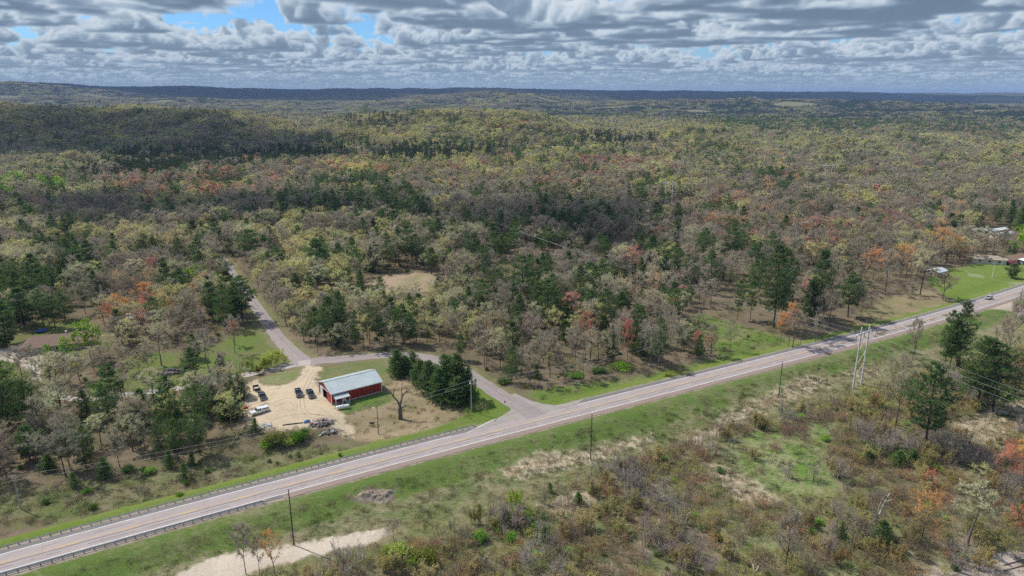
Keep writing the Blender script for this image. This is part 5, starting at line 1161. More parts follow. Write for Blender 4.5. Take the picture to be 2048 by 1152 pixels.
def distance():
    out = []; g = np.random.default_rng(31)
    for r0, r1, sp in ((2650, 4500, 24), (4500, 10800, 40)):
        ys = np.arange(r0 * 0.75, r1, sp)
        for yy in ys:
            half = yy * 0.78 + 100; xx = np.arange(-half, half, sp); out.append(np.stack([xx + g.uniform(-.45, .45, len(xx)) * sp, yy + g.uniform(-.45, .45, len(xx)) * sp, np.full(len(xx), r0), np.full(len(xx), r1), np.full(len(xx), sp)], -1))
    P = np.concatenate(out); rr = np.hypot(P[:, 0], P[:, 1]); P = P[(rr >= P[:, 2]) & (rr < P[:, 3])]
    x, y = P[:, 0], P[:, 1]; z = terrain(x, y); px, py = pix(x, y, z)
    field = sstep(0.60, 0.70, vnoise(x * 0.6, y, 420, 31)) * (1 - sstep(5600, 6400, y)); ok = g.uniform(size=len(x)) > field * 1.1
    pine = 0.16 + 0.45 * sstep(0.1, 0.6, vnoise(x, y, 700, 33) + 0.5 * vnoise(x, y, 250, 34)) + 0.4 * (px > 1080) * (y < 4200); far = sstep(5500, 7000, y)
    n1 = vnoise(x, y, 420, 35); rows = []
    for i in np.nonzero(ok)[0]:
        s = P[i, 4] / 24 * 0.95 * g.uniform(0.8, 1.2); sv = g.uniform(0.75, 1.15) * (1 + 0.15 * (P[i, 4] > 30))
        if g.uniform() < pine[i]: k, c = 'pine_grove', (0.095, 0.135, 0.062)
        else:
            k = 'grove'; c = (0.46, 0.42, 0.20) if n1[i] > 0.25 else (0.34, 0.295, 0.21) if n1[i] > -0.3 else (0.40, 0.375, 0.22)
            c = tuple(a * (1 - far[i]) + b * far[i] for a, b in zip(c, (0.10, 0.095, 0.08)))  # valley tints raised as if sunlit, hill tints darkened as if under cloud shadow
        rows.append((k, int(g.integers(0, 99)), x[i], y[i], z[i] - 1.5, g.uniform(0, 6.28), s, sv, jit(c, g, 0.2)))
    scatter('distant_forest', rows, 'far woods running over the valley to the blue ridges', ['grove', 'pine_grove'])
distance()

def grasses():
    g = np.random.default_rng(41); rows = []
    xs = np.arange(-125, 200, 0.95); ys = np.arange(108, 300, 0.95); X, Y = np.meshgrid(xs, ys); x = X.ravel() + g.uniform(-.5, .5, X.size); y = Y.ravel() + g.uniform(-.5, .5, X.size)
    d = hwy_d(x, y); px, py = pix(x, y, x * 0); inb = (px > -40) & (px < 2090) & (py < 1190)
    lump = vnoise(x, y, 11, 51) + 0.7 * vnoise(x, y, 4, 52)
    p = np.where((d < -10) & (d > -60), 0.24 + 0.22 * lump, 0); p = np.where(d < -10, np.maximum(p, 0.1), p)
    for S in STRAW: p = np.where(sdist(zone_poly(S), x, y) < 0, 0.6, p)
    p = np.where(sdist(zone_poly(BRUSH), x, y) < 0, p * 0.6 + 0.12, p); p = np.where(sdist(zone_poly(GRAVEL_PAD), x, y) < 0.6, 0, p); p = np.where(sdist(zone_poly(FORE_NW), x, y) < 0, 0.28 + 0.2 * lump, p); p = np.where(sdist(zone_poly(DRYFIELD), x, y) < 0, 0.14, p)
    p = np.where(sdist(zone_poly(CLEAR_STRAW), x, y) < 0, 0.3, p)
    p = np.where(sdist(zone_poly(CLEAR_GREEN), x, y) < 0, np.where(d > 12, 0.16, 0), p); p = np.where(sdist(zone_poly(TORN), x, y) < 0, 0.02, p); p = np.where(sdist(zone_poly(YARD), x, y) < 0.5, 0, p); p = np.where((d > 0) & (d < 12), 0, p)
    ok = inb & (g.uniform(size=len(x)) < p); z = terrain(x, y); straw = vnoise(x, y, 14, 53)
    for i in np.nonzero(ok)[0]:
        c = (0.38, 0.32, 0.19) if straw[i] + g.uniform(-.8, .8) > 0.0 else (0.12, 0.165, 0.045) if g.uniform() < 0.7 else (0.24, 0.185, 0.13)
        s = g.uniform(0.6, 1.5); rows.append(('tussock', int(g.integers(0, 9)), x[i], y[i], z[i], g.uniform(0, 6.28), s, s * g.uniform(0.6, 1.4), jit(c, g, 0.2)))
    scatter('grass', rows, 'tussocks of straw and green grass on the banks', ['tussock'])
grasses()
# ------------------------------------------------------------------ built things
M_RED = simple('red_metal_siding', (0.34, 0.024, 0.022), 0.5, var=0.22, scale=0.5)
M_REDD = simple('red_seam', (0.27, 0.016, 0.016), 0.5, var=0.1)
M_ROOF = simple('pale_metal_roof', (0.455, 0.50, 0.505), 0.5, 0.05, var=0.13, scale=0.35)
M_TRIM = simple('white_trim', (0.72, 0.71, 0.68), 0.6, var=0.06)
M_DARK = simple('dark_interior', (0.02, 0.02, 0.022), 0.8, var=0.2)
M_STEEL = simple('galvanised_steel', (0.46, 0.47, 0.46), 0.45, 0.35, var=0.12, scale=2)
M_TOWER = simple('pale_tower_pole', (0.60, 0.60, 0.57), 0.7, var=0.1)
M_GPOLE = simple('weathered_grey_pole', (0.40, 0.385, 0.36), 0.85, var=0.2, scale=1.5)
M_DPOLE = simple('dark_treated_pole', (0.075, 0.065, 0.055), 0.9, var=0.25, scale=1.5)
M_BPOLE = simple('brown_wood_pole', (0.20, 0.15, 0.11), 0.9, var=0.25, scale=1.5)
M_BRACE = simple('new_wood_brace', (0.58, 0.48, 0.28), 0.8, var=0.12)
M_GLASS = simple('dark_window_glass', (0.015, 0.018, 0.022), 0.08, var=0.1)
M_TYRE = simple('black_tyre_rubber', (0.02, 0.02, 0.02), 0.85, var=0.2)
M_RIM = simple('grey_wheel_rim', (0.35, 0.35, 0.36), 0.35, 0.6, var=0.1)
M_LAMP = simple('headlight_lens', (0.75, 0.75, 0.72), 0.15, var=0.05)
M_TAIL = simple('tail_light_lens', (0.35, 0.02, 0.02), 0.2, var=0.05)
M_WIRE = simple('bright_wire', (0.50, 0.50, 0.48), 0.5, 0.2, var=0.05)
M_INS = simple('insulator', (0.30, 0.31, 0.32), 0.3, var=0.1)

# --- barn
def barn():
    a = at(664, 809.5); b = at(760, 784.5); u = Vector((b.x - a.x, b.y - a.y, 0)); Lb = u.length; rz = math.atan2(u.y, u.x)
    Wb, He, Hr = 11.6, 3.9, 5.9; ov_ = 0.45
    e = empty('barn', (a.x, a.y, a.z), rz); tag(e, 'red metal barn with pale grey roof and small lean-to porch', 'barn')
    Lb = max(17.5, Lb)
    w = MB()
    # side and end walls as real sheets with ribs
    w.box((Lb / 2, 0.06, He / 2), (Lb, 0.12, He)); w.box((Lb / 2, Wb - 0.06, He / 2), (Lb, 0.12, He))
    w.build('side_wall', M_RED, e)
    rb = MB(); k = 0.45
    while k < Lb - 0.2: rb.box((k, -0.012, He / 2), (0.06, 0.03, He - 0.05)); rb.box((k, Wb + 0.012, He / 2), (0.06, 0.03, He - 0.05)); k += 0.6
    o = rb.build('siding_seam', M_REDD, e); o['kind'] = 'stuff'
    MB().tube([(0.0, -ov_ - 0.1, He - 0.20), (Lb, -ov_ - 0.1, He - 0.22)], 0.07, 6).build('gutter', M_TRIM, e); MB().tube([(Lb - 0.2, -ov_ - 0.1, He - 0.25), (Lb - 0.2, -0.08, He - 0.7), (Lb - 0.2, -0.08, 0.2)], 0.05, 6).build('downspout', M_TRIM, e)
    MB().box((Lb / 2, -0.03, 0.18), (Lb - 0.3, 0.05, 0.36)).build('base_board', M_GPOLE, e)
    for nm, x0 in (('gable_wall', 0.0), ('gable_wall', Lb - 0.12)):
        q = MB()
        if x0 == 0:      # the west gable leaves the doorway open
            d0, d1, dh = 4.2, 7.6, 3.3
            for y0, y1, z0 in ((0.12, d0, 0), (d1, Wb - 0.12, 0), (d0, d1, dh)): q.box((x0 + 0.06, (y0 + y1) / 2, (z0 + He) / 2), (0.12, y1 - y0, He - z0))
        else: q.box((x0 + 0.06, Wb / 2, He / 2), (0.12, Wb - 0.24, He))
        v = [(x0 + k, y, z) for k in (0, 0.12) for y, z in ((0.0, He), (Wb, He), (Wb / 2, Hr))]
        q.add(v, [(0, 1, 2), (5, 4, 3), (0, 3, 4, 1), (1, 4, 5, 2), (2, 5, 3, 0)]); q.build(nm, M_RED, e)
    r = MB(); ov = 0.45; sl = (Hr - He) / (Wb / 2); tck = 0.13
    for y0, y1, z0, z1 in ((-ov, Wb / 2, He - sl * ov, Hr), (Wb + ov, Wb / 2, He - sl * ov, Hr)):
        v = [(-ov, y0, z0 + 0.02), (Lb + ov, y0, z0 + 0.02), (Lb + ov, y1, z1 + 0.02), (-ov, y1, z1 + 0.02)]; v += [(x_, y_, z_ + tck) for x_, y_, z_ in v]
        rf = MB().add(v, [(3, 2, 1, 0), (4, 5, 6, 7), (0, 1, 5, 4), (1, 2, 6, 5), (2, 3, 7, 6), (3, 0, 4, 7)]).build('roof', M_ROOF, e)
        seam = MB(); n = int(Lb / 0.9)
        for i in range(n + 1):
            xx = -ov + 0.05 + (Lb + 2 * ov - 0.1) * i / n
            seam.tube([(xx, y0, z0 + tck + 0.02), (xx, y1, z1 + tck + 0.02)], 0.022, 4)
        seam.build('seam', M_ROOF, rf)
    MB().box((Lb / 2, Wb / 2, Hr + 0.16), (Lb + 2 * ov + 0.04, 0.5, 0.07)).build('ridge_cap', M_ROOF, e)
    MB().box((Lb / 2, -ov - 0.03, He - sl * ov + 0.04), (Lb + 2 * ov, 0.05, 0.2)).build('fascia', M_TRIM, e)
    for y_ in (0.0, Wb): 
        for x_ in (0.0, Lb): MB().box((x_ + (0.0 if x_ else 0.0), y_, He / 2), (0.2, 0.2, He - 0.02)).build('corner_trim', M_TRIM, e)
    d = MB().box((-0.10, 8.9, 1.65), (0.08, 2.5, 3.3)).build('sliding_door', M_TRIM, e); MB().box((-0.09, 6.6, 3.42), (0.1, 7.2, 0.14)).build('door_track', M_TRIM, e)
    MB().box((1.4, 5.9, 0.02), (2.5, 3.2, 0.03)).build('floor', M_DARK, e); MB().box((2.7, 5.9, 1.65), (0.05, 3.3, 3.2)).build('doorway_shade_panel', M_DARK, e)  # floor and panel coloured near-black as the shade inside the open doorway
    p = MB(); v = [(0.4, 0.0, 3.15), (5.4, 0.0, 3.15), (5.4, -2.5, 2.55), (0.4, -2.5, 2.55)]; v += [(x_, y_, z_ + 0.1) for x_, y_, z_ in v]
    p.add(v, [(3, 2, 1, 0), (4, 5, 6, 7), (0, 1, 5, 4), (1, 2, 6, 5), (2, 3, 7, 6), (3, 0, 4, 7)]).build('porch_roof', M_ROOF, e)
    for x_ in (0.6, 2.9, 5.2): MB().box((x_, -2.3, 1.25), (0.14, 0.14, 2.5)).build('porch_post', M_TRIM, e)
    MB().box((2.9, -1.2, 0.06), (5.0, 2.4, 0.12)).build('porch_slab', simple('porch_concrete', (0.38, 0.36, 0.33), 0.9), e)
    MB().box((4.3, -0.03, 1.12), (1.0, 0.08, 2.05)).build('door', M_TRIM, e); MB().box((2.0, -0.03, 1.55), (1.4, 0.08, 1.0)).build('window', M_GLASS, e)
    for i, (x_, y_, s_) in enumerate([(0.8, -2.0, 0.7), (1.4, -1.7, 0.5), (2.2, -2.1, 0.6), (3.4, -1.5, 0.7), (4.6, -1.9, 0.45)]):
        c = MB().box((0, 0, s_ / 2), (s_, s_ * 0.7, s_)).build('storage_crate', [M_DARK, M_STEEL, M_BPOLE][i % 3]); c.location = e.matrix_basis @ Vector((x_, y_, 0.12)); c.rotation_euler.z = rz + i
        tag(c, ['black crate at the corner of the barn porch', 'grey metal box on the barn porch', 'brown wooden crate at the porch edge', 'black box beside the porch door', 'small grey box by the last porch post'][i], 'crate', 'crates on the barn porch')
    return e
barn_o = barn()

# --- vehicles
def vehicle(name, label, cat, px, py, heading, paint, topper=False, kind='pickup', sc=1.0, dark_hood=False):
    p = at(px, py); e = empty(name, (p.x, p.y, p.z + 0.07), heading, sc); tag(e, label, cat)
    m = simple(name + '_paint', paint, 0.3, 0.2, var=0.05)
    m.node_tree.nodes['Principled BSDF'].inputs['Coat Weight'].default_value = 0.5
    Wd = 0.97
    if kind == 'pickup':
        body = MB().prism([(-0.35, 0.42), (2.05, 0.42), (2.85, 0.48), (2.9, 0.95), (2.75, 1.08), (1.35, 1.18), (-0.35, 1.18)], -Wd, Wd)
        body.box((-1.6, Wd - 0.06, 0.80), (2.5, 0.12, 0.76)); body.box((-1.6, -Wd + 0.06, 0.80), (2.5, 0.12, 0.76)); body.box((-2.82, 0, 0.80), (0.1, 1.92, 0.74)); body.box((-1.6, 0, 0.47), (2.4, 1.7, 0.1))
        body.build('body', m, e, bevel=0.05)
        MB().box((-1.58, 0, 0.535), (2.36, 1.66, 0.02)).build('bed_liner', M_DARK, e)
        gh = [(-0.32, 1.17), (1.38, 1.17), (0.78, 1.80), (-0.22, 1.80)]
        rx0, rx1 = -0.28, 0.80
    else:
        MB().prism([(-2.2, 0.42), (1.5, 0.42), (2.25, 0.46), (2.3, 0.85), (2.1, 0.98), (1.0, 1.05), (-2.25, 1.05), (-2.28, 0.6)], -0.9, 0.9).build('body', m, e, bevel=0.06)
        Wd = 0.9; gh = [(-2.15, 1.04), (1.0, 1.04), (0.35, 1.58), (-1.75, 1.58)]; rx0, rx1 = -1.75, 0.35
    MB().prism(gh, -Wd + 0.08, Wd - 0.08).build('windows', M_GLASS, e)
    top = gh[2][1]
    rf = MB().box(((rx0 + rx1) / 2, 0, top + 0.03), (rx1 - rx0 + 0.1, 2 * Wd - 0.22, 0.07)); rf.build('roof', m, e, bevel=0.02)
    pil = MB()
    for s in (-1, 1):
        y = s * (Wd - 0.075)
        pil.tube([(gh[1][0], y, gh[1][1]), (gh[2][0], y, gh[2][1])], 0.05, 4); pil.tube([(gh[0][0], y, gh[0][1]), (gh[3][0], y, gh[3][1])], 0.06, 4); mid = (gh[0][0] + gh[2][0]) / 2
        pil.tube([(mid, y, gh[0][1]), (mid, y, top)], 0.05, 4)
    pil.build('window_frame', m, e)
    ax = (1.95, -1.75) if kind == 'pickup' else (1.4, -1.35)
    for x_ in ax:
        for s in (-1, 1):
            t = MB().tube([(x_, s * (Wd - 0.27), 0.38), (x_, s * (Wd + 0.02), 0.38)], 0.385, 16).build('tyre', M_TYRE, e)
            MB().tube([(x_, s * (Wd + 0.02), 0.38), (x_, s * (Wd + 0.035), 0.38)], 0.23, 12).build('rim', M_RIM, t)
    fx = 2.9 if kind == 'pickup' else 2.3; bx = -2.88 if kind == 'pickup' else -2.28
    for s in (-1, 1):
        MB().box((fx - 0.03, s * (Wd - 0.22), 0.86), (0.1, 0.34, 0.18)).build('headlight', M_LAMP, e); MB().box((bx - 0.0, s * (Wd - 0.1), 0.85), (0.06, 0.16, 0.35)).build('tail_light', M_TAIL, e)
        MB().box((gh[1][0] - 0.2, s * (Wd + 0.12), 1.2), (0.1, 0.22, 0.16)).build('wing_mirror', m, e)
    MB().box((fx + 0.03, 0, 0.55), (0.14, 1.8, 0.2)).build('front_bumper', M_STEEL, e); MB().box((bx - 0.06, 0, 0.55), (0.12, 1.8, 0.18)).build('rear_bumper', M_STEEL, e)
    MB().box((fx - 0.01, 0, 0.82), (0.08, 1.1, 0.26)).build('grille', M_DARK, e)
    if topper:
        MB().prism([(-2.85, 1.17), (-0.36, 1.17), (-0.36, 1.80), (-2.6, 1.80)], -Wd + 0.03, Wd - 0.03).build('bed_cap', m, e, bevel=0.04)
        for s in (-1, 1): MB().box((-1.55, s * (Wd - 0.02), 1.47), (1.8, 0.03, 0.34)).build('cap_window', M_GLASS, e)
    return e
def hd(p0, p1): a, b = at(*p0), at(*p1); return math.atan2(b.y - a.y, b.x - a.x)
vehicle('pickup_truck', 'white pickup with a bed cap parked in the sandy yard', 'pickup', 520, 826, hd((536, 820), (505, 831)), (0.80, 0.80, 0.78), True)
vehicle('pickup_truck', 'dark blue-grey pickup parked nearest the barn', 'pickup', 621, 791, hd((616, 782), (624, 797)), (0.035, 0.045, 0.06))
vehicle('pickup_truck', 'dark grey pickup between the barn-side truck and the pines', 'pickup', 597, 789, hd((594, 779), (599, 796)), (0.055, 0.06, 0.065))
tr = vehicle('pickup_truck', 'charcoal pickup hitched to a trailer beside the pines', 'pickup', 525, 796, hd((519, 785), (529, 802)), (0.04, 0.043, 0.05))
def trailer():
    a = at(513, 780); rz = hd((513, 780), (521, 793)); e = empty('utility_trailer', (a.x, a.y, a.z), rz); tag(e, 'open utility trailer behind the charcoal pickup', 'trailer')
    MB().box((0, 0, 0.6), (3.4, 1.8, 0.1)).build('deck', M_GPOLE, e)
    for s in (-1, 1): MB().box((0, s * 0.9, 0.95), (3.4, 0.08, 0.62)).build('side_board', M_DARK, e)
    for s in (-1, 1): MB().box((s * 1.7, 0, 0.95), (0.08, 1.72, 0.62)).build('end_board', M_DARK, e)
    for s in (-1, 1):
        t = MB().tube([(-0.1, s * 0.95, 0.33), (-0.1, s * 1.15, 0.33)], 0.33, 14).build('tyre', M_TYRE, e); MB().tube([(-0.1, s * 1.15, 0.33), (-0.1, s * 1.17, 0.33)], 0.18, 10).build('rim', M_RIM, t)
    MB().tube([(1.7, 0.5, 0.5), (2.8, 0, 0.5)], 0.05, 6).tube([(1.7, -0.5, 0.5), (2.8, 0, 0.5)], 0.05, 6).build('tongue', M_STEEL, e)
trailer()
cx = at(1977, 598); sl_ = float(hwy_s(cx.x))
vehicle('car', 'silver car driving on the highway', 'car', 1977, 598, math.atan2(sl_, 1) + math.pi, (0.55, 0.56, 0.55), kind='car')
vehicle('car', 'dark car on the lane beyond the tall pines', 'car', 461, 556, hd((470, 560), (457, 540)), (0.03, 0.035, 0.045), kind='car')

# --- propane tank, debris, tarp, odds and ends of the yard
def tank():
    a = at(686, 818); rz = barn_o.rotation_euler.z - 0.25; e = empty('propane_tank', (a.x, a.y, a.z), rz); tag(e, 'white horizontal propane tank on the grass below the barn', 'propane tank')
    m = simple('tank_white', (0.80, 0.79, 0.76), 0.35, var=0.04)
    pts = []; rad = []
    for i in range(7): t = math.pi / 2 * i / 6; pts.append((-1.7 - 0.5 * math.cos(t) + 0.0, 0, 0.85)); rad.append(max(0.02, 0.55 * math.sin(t)))
    for i in range(7): t = math.pi / 2 * (1 - i / 6); pts.append((1.7 + 0.5 * math.cos(t), 0, 0.85)); rad.append(max(0.02, 0.55 * math.sin(t)))
    MB().tube(pts, rad, 16).build('shell', m, e, smooth=True)
    for x_ in (-1.1, 1.1): MB().box((x_, 0, 0.2), (0.25, 0.7, 0.4)).build('foot', M_STEEL, e)
    MB().tube([(0, 0, 1.38), (0, 0, 1.6)], 0.2, 10).build('valve_dome', m, e)
tank()
def heap(name, label, cat, px, py, rx, ry, h, n, cols, seed, ln=(0.6, 2.4)):
    """a heap of boards and scraps; each colour of scrap is one part"""
    g = np.random.default_rng(seed); a = at(px, py); e = empty(name, tuple(a), R(20)); tag(e, label, cat)
    for j, (pn, col) in enumerate(cols):
        b = MB(); m = simple(f'{name}_{pn}', col, 0.85, var=0.2)
        for i in range(n):
            t = g.uniform(0, 6.28); q = math.sqrt(g.uniform()); x_, y_ = math.cos(t) * q * rx, math.sin(t) * q * ry; z_ = h * (1 - q) ** 0.8 * g.uniform(0.3, 1) + 0.08
            L_ = g.uniform(*ln); Mx = Matrix.Translation((x_, y_, z_)) @ Matrix.Rotation(g.uniform(0, 6.28), 4, 'Z') @ Matrix.Rotation(g.normal(0, 0.3), 4, 'Y') @ Matrix.Rotation(g.normal(0, 0.4), 4, 'X')
            b.box((0, 0, 0), (L_, g.uniform(0.12, 0.5), g.uniform(0.04, 0.16)), M=Mx)
        o = b.build(pn, m, e); o['kind'] = 'stuff'
    mound = MB(); k = 14; v = [(0, 0, h * 0.75)]
    for rr_, zz in ((0.5, 0.5), (1.0, -0.1)): v += [(math.cos(6.283 * i / k) * rx * rr_ * g.uniform(0.8, 1.1), math.sin(6.283 * i / k) * ry * rr_ * g.uniform(0.8, 1.1), h * zz) for i in range(k)]
    f = [(0, 1 + i, 1 + (i + 1) % k) for i in range(k)] + [(1 + i, 1 + k + i, 1 + k + (i + 1) % k, 1 + (i + 1) % k) for i in range(k)]
    mound.add(v, f).build('mound', simple(name + '_dirt', (0.16, 0.12, 0.10), 0.95, var=0.25), e)
heap('debris_heap', 'heap of broken boards and rubble at the yard edge', 'debris', 643, 846, 3.5, 2.0, 1.1, 36, [('pale_boards', (0.50, 0.43, 0.39)), ('pinkish_boards', (0.40, 0.28, 0.25)), ('dark_scraps', (0.16, 0.135, 0.12)), ('brown_rubble', (0.28, 0.22, 0.19))], 5)
heap('debris_heap', 'smaller heap of grey scraps below the main debris', 'debris', 657, 864, 2.4, 1.3, 0.7, 24, [('grey_scraps', (0.42, 0.40, 0.38)), ('dark_scraps', (0.10, 0.09, 0.085))], 6)
heap('scrap_heap', 'small heap of grey junk beside the small round pine', 'debris', 532, 852, 1.6, 1.0, 0.6, 18, [('grey_scraps', (0.36, 0.36, 0.36)), ('white_scraps', (0.6, 0.6, 0.58))], 7)
heap('brush_pile', 'pile of grey cut branches on the western grass', 'brush pile', 340, 746, 4.0, 2.6, 1.8, 70, [('grey_branches', (0.30, 0.265, 0.235)), ('dark_branches', (0.13, 0.11, 0.1))], 8, (1.2, 3.4))
def draped(name, label, cat, px, py, d, col, seed):
    g = np.random.default_rng(seed); a = at(px, py); n = 9; v = []; f = []
    for i in range(n):
        for j in range(n):
            x_, y_ = (i / (n - 1) - 0.5) * 2, (j / (n - 1) - 0.5) * 2; q = max(abs(x_), abs(y_))
            v.append((x_ * d[0] / 2 + g.normal(0, 0.04), y_ * d[1] / 2 + g.normal(0, 0.04), max(0.02, d[2] * (1 - q ** 3)) + g.uniform(0, 0.08)))
    for i in range(n - 1):
        for j in range(n - 1): f.append((i * n + j, (i + 1) * n + j, (i + 1) * n + j + 1, i * n + j + 1))
    o = MB().add(v, f).build(name, simple(name + '_cloth', col, 0.6, var=0.12)); o.location = a; o.rotation_euler.z = R(25); tag(o, label, cat)
draped('tarp', 'blue tarp lying beside the debris heap', 'tarp', 614, 844, (2.0, 1.3, 0.7), (0.10, 0.20, 0.42), 3)
draped('tarp', 'red cover under the pines by the white pickup', 'cover', 492, 817, (1.2, 0.9, 0.8), (0.55, 0.05, 0.04), 4)
def small_board():
    a = at(744, 853); e = empty('notice_board', tuple(a), R(-15)); tag(e, 'small dark two-panel board on legs in the dry field', 'board')
    for x_ in (-0.45, 0.45): MB().box((x_, 0, 1.15), (0.7, 0.08, 0.6)).build('panel', M_DARK, e)
    for x_ in (-0.7, 0.0, 0.7): MB().box((x_, 0.07, 0.72), (0.08, 0.06, 1.44)).build('leg', M_DPOLE, e)
small_board()
def timber():
    a, b = at(565, 851), at(606, 846); m = MB(); m.tube([(a.x, a.y, a.z + 0.15), ((a.x + b.x) / 2, (a.y + b.y) / 2, a.z + 0.17), (b.x, b.y, b.z + 0.15)], 0.17, 8)
    tag(m.build('timber_log', M_DPOLE), 'long dark log edging the sandy yard', 'log')
timber()

# --- poles, towers, wires
def pole(px, py, h, mat, label, r=0.16, arm=None, lamp=False, knobs=0, rz=0.0):
    a = at(px, py); e = empty('utility_pole', tuple(a), rz); tag(e, label, 'utility pole')
    MB().tube([(0, 0, -0.4), (0, 0, h * 0.5), (0, 0, h)], [r, r * 0.85, r * 0.62], 10).build('shaft', mat, e)
    tops = [Vector((0, 0, h))]
    if arm:
        MB().box((0, 0.14, h - 0.5), (arm, 0.1, 0.13)).build('crossarm', mat, e)
        for x_ in (-arm / 2 + 0.1, 0.0, arm / 2 - 0.1): MB().tube([(x_, 0.14, h - 0.43), (x_, 0.14, h - 0.2)], [0.06, 0.04], 6).build('insulator', M_INS, e)
    for k in range(knobs):
        s = 1 if k % 2 else -1
        MB().tube([(0, 0, h - 1.2 - 1.25 * k), (s * 0.5, 0, h - 1.15 - 1.25 * k)], [0.05, 0.09], 6).build('insulator', M_INS, e)
    if lamp:
        MB().tube([(0, 0, h - 0.9), (-0.5, -0.6, h - 0.5), (-0.8, -1.0, h - 0.5)], 0.04, 6).build('lamp_arm', M_STEEL, e); MB().box((-0.95, -1.15, h - 0.52), (0.55, 0.3, 0.16), R(50)).build('lamp_head', M_TRIM, e)
    return a + Vector((0, 0, h))
rh = R(29)
P_W = pole(42, 1018, 9.4, M_GPOLE, 'pale leaning-looking pole with wires at the western wood edge', 0.17, 1.1, rz=rh)
P_F = pole(757, 868, 9.6, M_BPOLE, 'brown wooden pole with a lamp in the dry field', 0.15, None, True, 1)
P_J = pole(943, 825, 11.2, M_GPOLE, 'grey pole with a lamp arm beside the junction pines', 0.17, 1.3, True, 0, rh)
P_C = pole(1317, 730, 9.2, M_GPOLE, 'grey pole with a crossarm at the wood edge', 0.15, 2.0, rz=rh)
P_E = pole(1818, 596, 8.5, M_GPOLE, 'pale pole with a crossarm in the straw clearing', 0.15, 2.2, rz=rh)
P_L = pole(1984, 556, 8.5, M_TRIM, 'white-looking pole on the lawn before the houses', 0.16, 1.6, rz=rh)
for px, py, h, lb in [(588, 1090, 14.4, 'tall dark pole beside the gravel pad'), (1181, 918, 14.0, 'tall dark pole in the wide grass verge'), (1557, 795, 13.0, 'tall dark pole in the straw patch'), (1829, 706, 13.0, 'tall dark pole behind the bare roadside tree'), (2036, 622, 11.0, 'tall dark pole beside the gravel drive')]:
    pole(px, py, h, M_DPOLE, lb, 0.17, None, False, 3, rh)

def hframe(pa, pb, h, label, brace=True, k=1.0):
    a, b = at(*pa), at(*pb); mid = (a + b) / 2; d = b - a; d.z = 0; w = d.length; rz = math.atan2(d.y, d.x)
    e = empty('power_tower', tuple(mid), rz); tag(e, label, 'power tower', 'H-frame power towers')
    for s in (-1, 1): MB().tube([(s * w / 2, 0, -0.5), (s * w / 2, 0, h * 0.5), (s * w / 2, 0, h)], [0.32 * k, 0.28 * k, 0.22 * k], 10).build('pole', M_TOWER, e)
    za = h - 2.6
    MB().tube([(-w / 2 - 2.6, 0.2, za - 0.3), (-w / 2 - 1.6, 0.2, za + 0.25), (-w / 2, 0.2, za), (0, 0.2, za + 0.25), (w / 2, 0.2, za), (w / 2 + 1.6, 0.2, za + 0.25), (w / 2 + 2.6, 0.2, za - 0.3)], 0.24 * k, 6).build('crossarm', M_TOWER, e)
    for x_ in (-w / 2 - 2.5, 0, w / 2 + 2.5): MB().tube([(x_, 0.2, za + 0.1), (x_, 0.2, za - 1.5)], 0.14, 6).build('insulator', M_INS, e)
    if brace:
        for z0, z1 in ((0.58, 0.80), (0.36, 0.56), (0.16, 0.36)):
            MB().tube([(-w / 2, 0.24, h * z0), (w / 2, 0.24, h * z1)], 0.12, 5).build('brace', M_BRACE, e); MB().tube([(w / 2, -0.24, h * z0), (-w / 2, -0.24, h * z1)], 0.08, 5).build('brace', M_TOWER, e)
    Mt = Matrix.Translation(mid) @ Matrix.Rotation(rz, 4, 'Z')
    return [Mt @ Vector((x_, 0.2, za - 1.5)) for x_ in (-w / 2 - 2.5, 0, w / 2 + 2.5)] + [Mt @ Vector((s * w / 2, 0, h)) for s in (-1, 1)]
ln_dir = Vector((HF1.x - HF0.x, HF1.y - HF0.y, 0)).normalized(); acr = Vector((-ln_dir.y, ln_dir.x, 0))
def hpair(c, w):      # feet of a tower standing square to the line
    a, b = c - acr * w / 2, c + acr * w / 2
    return [tuple(map(float, pix(q.x, q.y, terrain(q.x, q.y)))) for q in (a, b)]
T0 = hframe((1706, 777), (1722, 770), 22.6, 'near H-frame power tower of pale poles with wooden braces by the highway')
T1 = hframe(*hpair(HF1, 4.0), 21, 'lone far power tower standing end-on in the dark woods', False, 1.4)
far_c = HF0 - ln_dir * 230
fa, fb = far_c - acr * 2.4, far_c + acr * 2.4
def tower_end():
    out = []
    for s in (-1, 0, 1): out.append(far_c + acr * 4.6 * s + Vector((0, 0, 19)))
    return out
for pc, h, w, lb in [((1336, 411), 23, 6, 'H-frame power tower in the brown clearing'), ((1652, 379), 27, 7, 'H-frame power tower rising above the bare woods'), ((1889, 309), 28, 9, 'farthest H-frame power tower on the wooded flat')]:
    c = at(*pc); a_, b_ = [tuple(map(float, pix(q.x, q.y, c.z))) for q in (c - Vector((w / 2, 0.6, 0)), c + Vector((w / 2, -0.6, 0)))]
    hframe(a_, b_, h, lb, True, 1.5)
def wire(a, b, sag, label, r=0.022, n=18):
    P = [a.lerp(b, i / n) - Vector((0, 0, sag * 4 * (i / n) * (1 - i / n))) for i in range(n + 1)]
    tag(MB().tube(P, r, 4, False).build('power_line', M_WIRE), label, 'wire', 'overhead wires')
for i, q in enumerate(('upper', 'middle', 'lower')):
    k = (0, 1, 2)[i]
    wire(T0[k], T1[k], 5.0, f'{q} conductor of three crossing the woods from the near tower', 0.028, 30)
    te = tower_end()[k] if (tower_end()[0] - T0[0]).length < (tower_end()[2] - T0[0]).length else tower_end()[2 - k]
    wire(T0[k], te, 4.0, f'{q} conductor of three running over the pines beside the highway', 0.028, 24)
up = Vector((0, 0, 1))
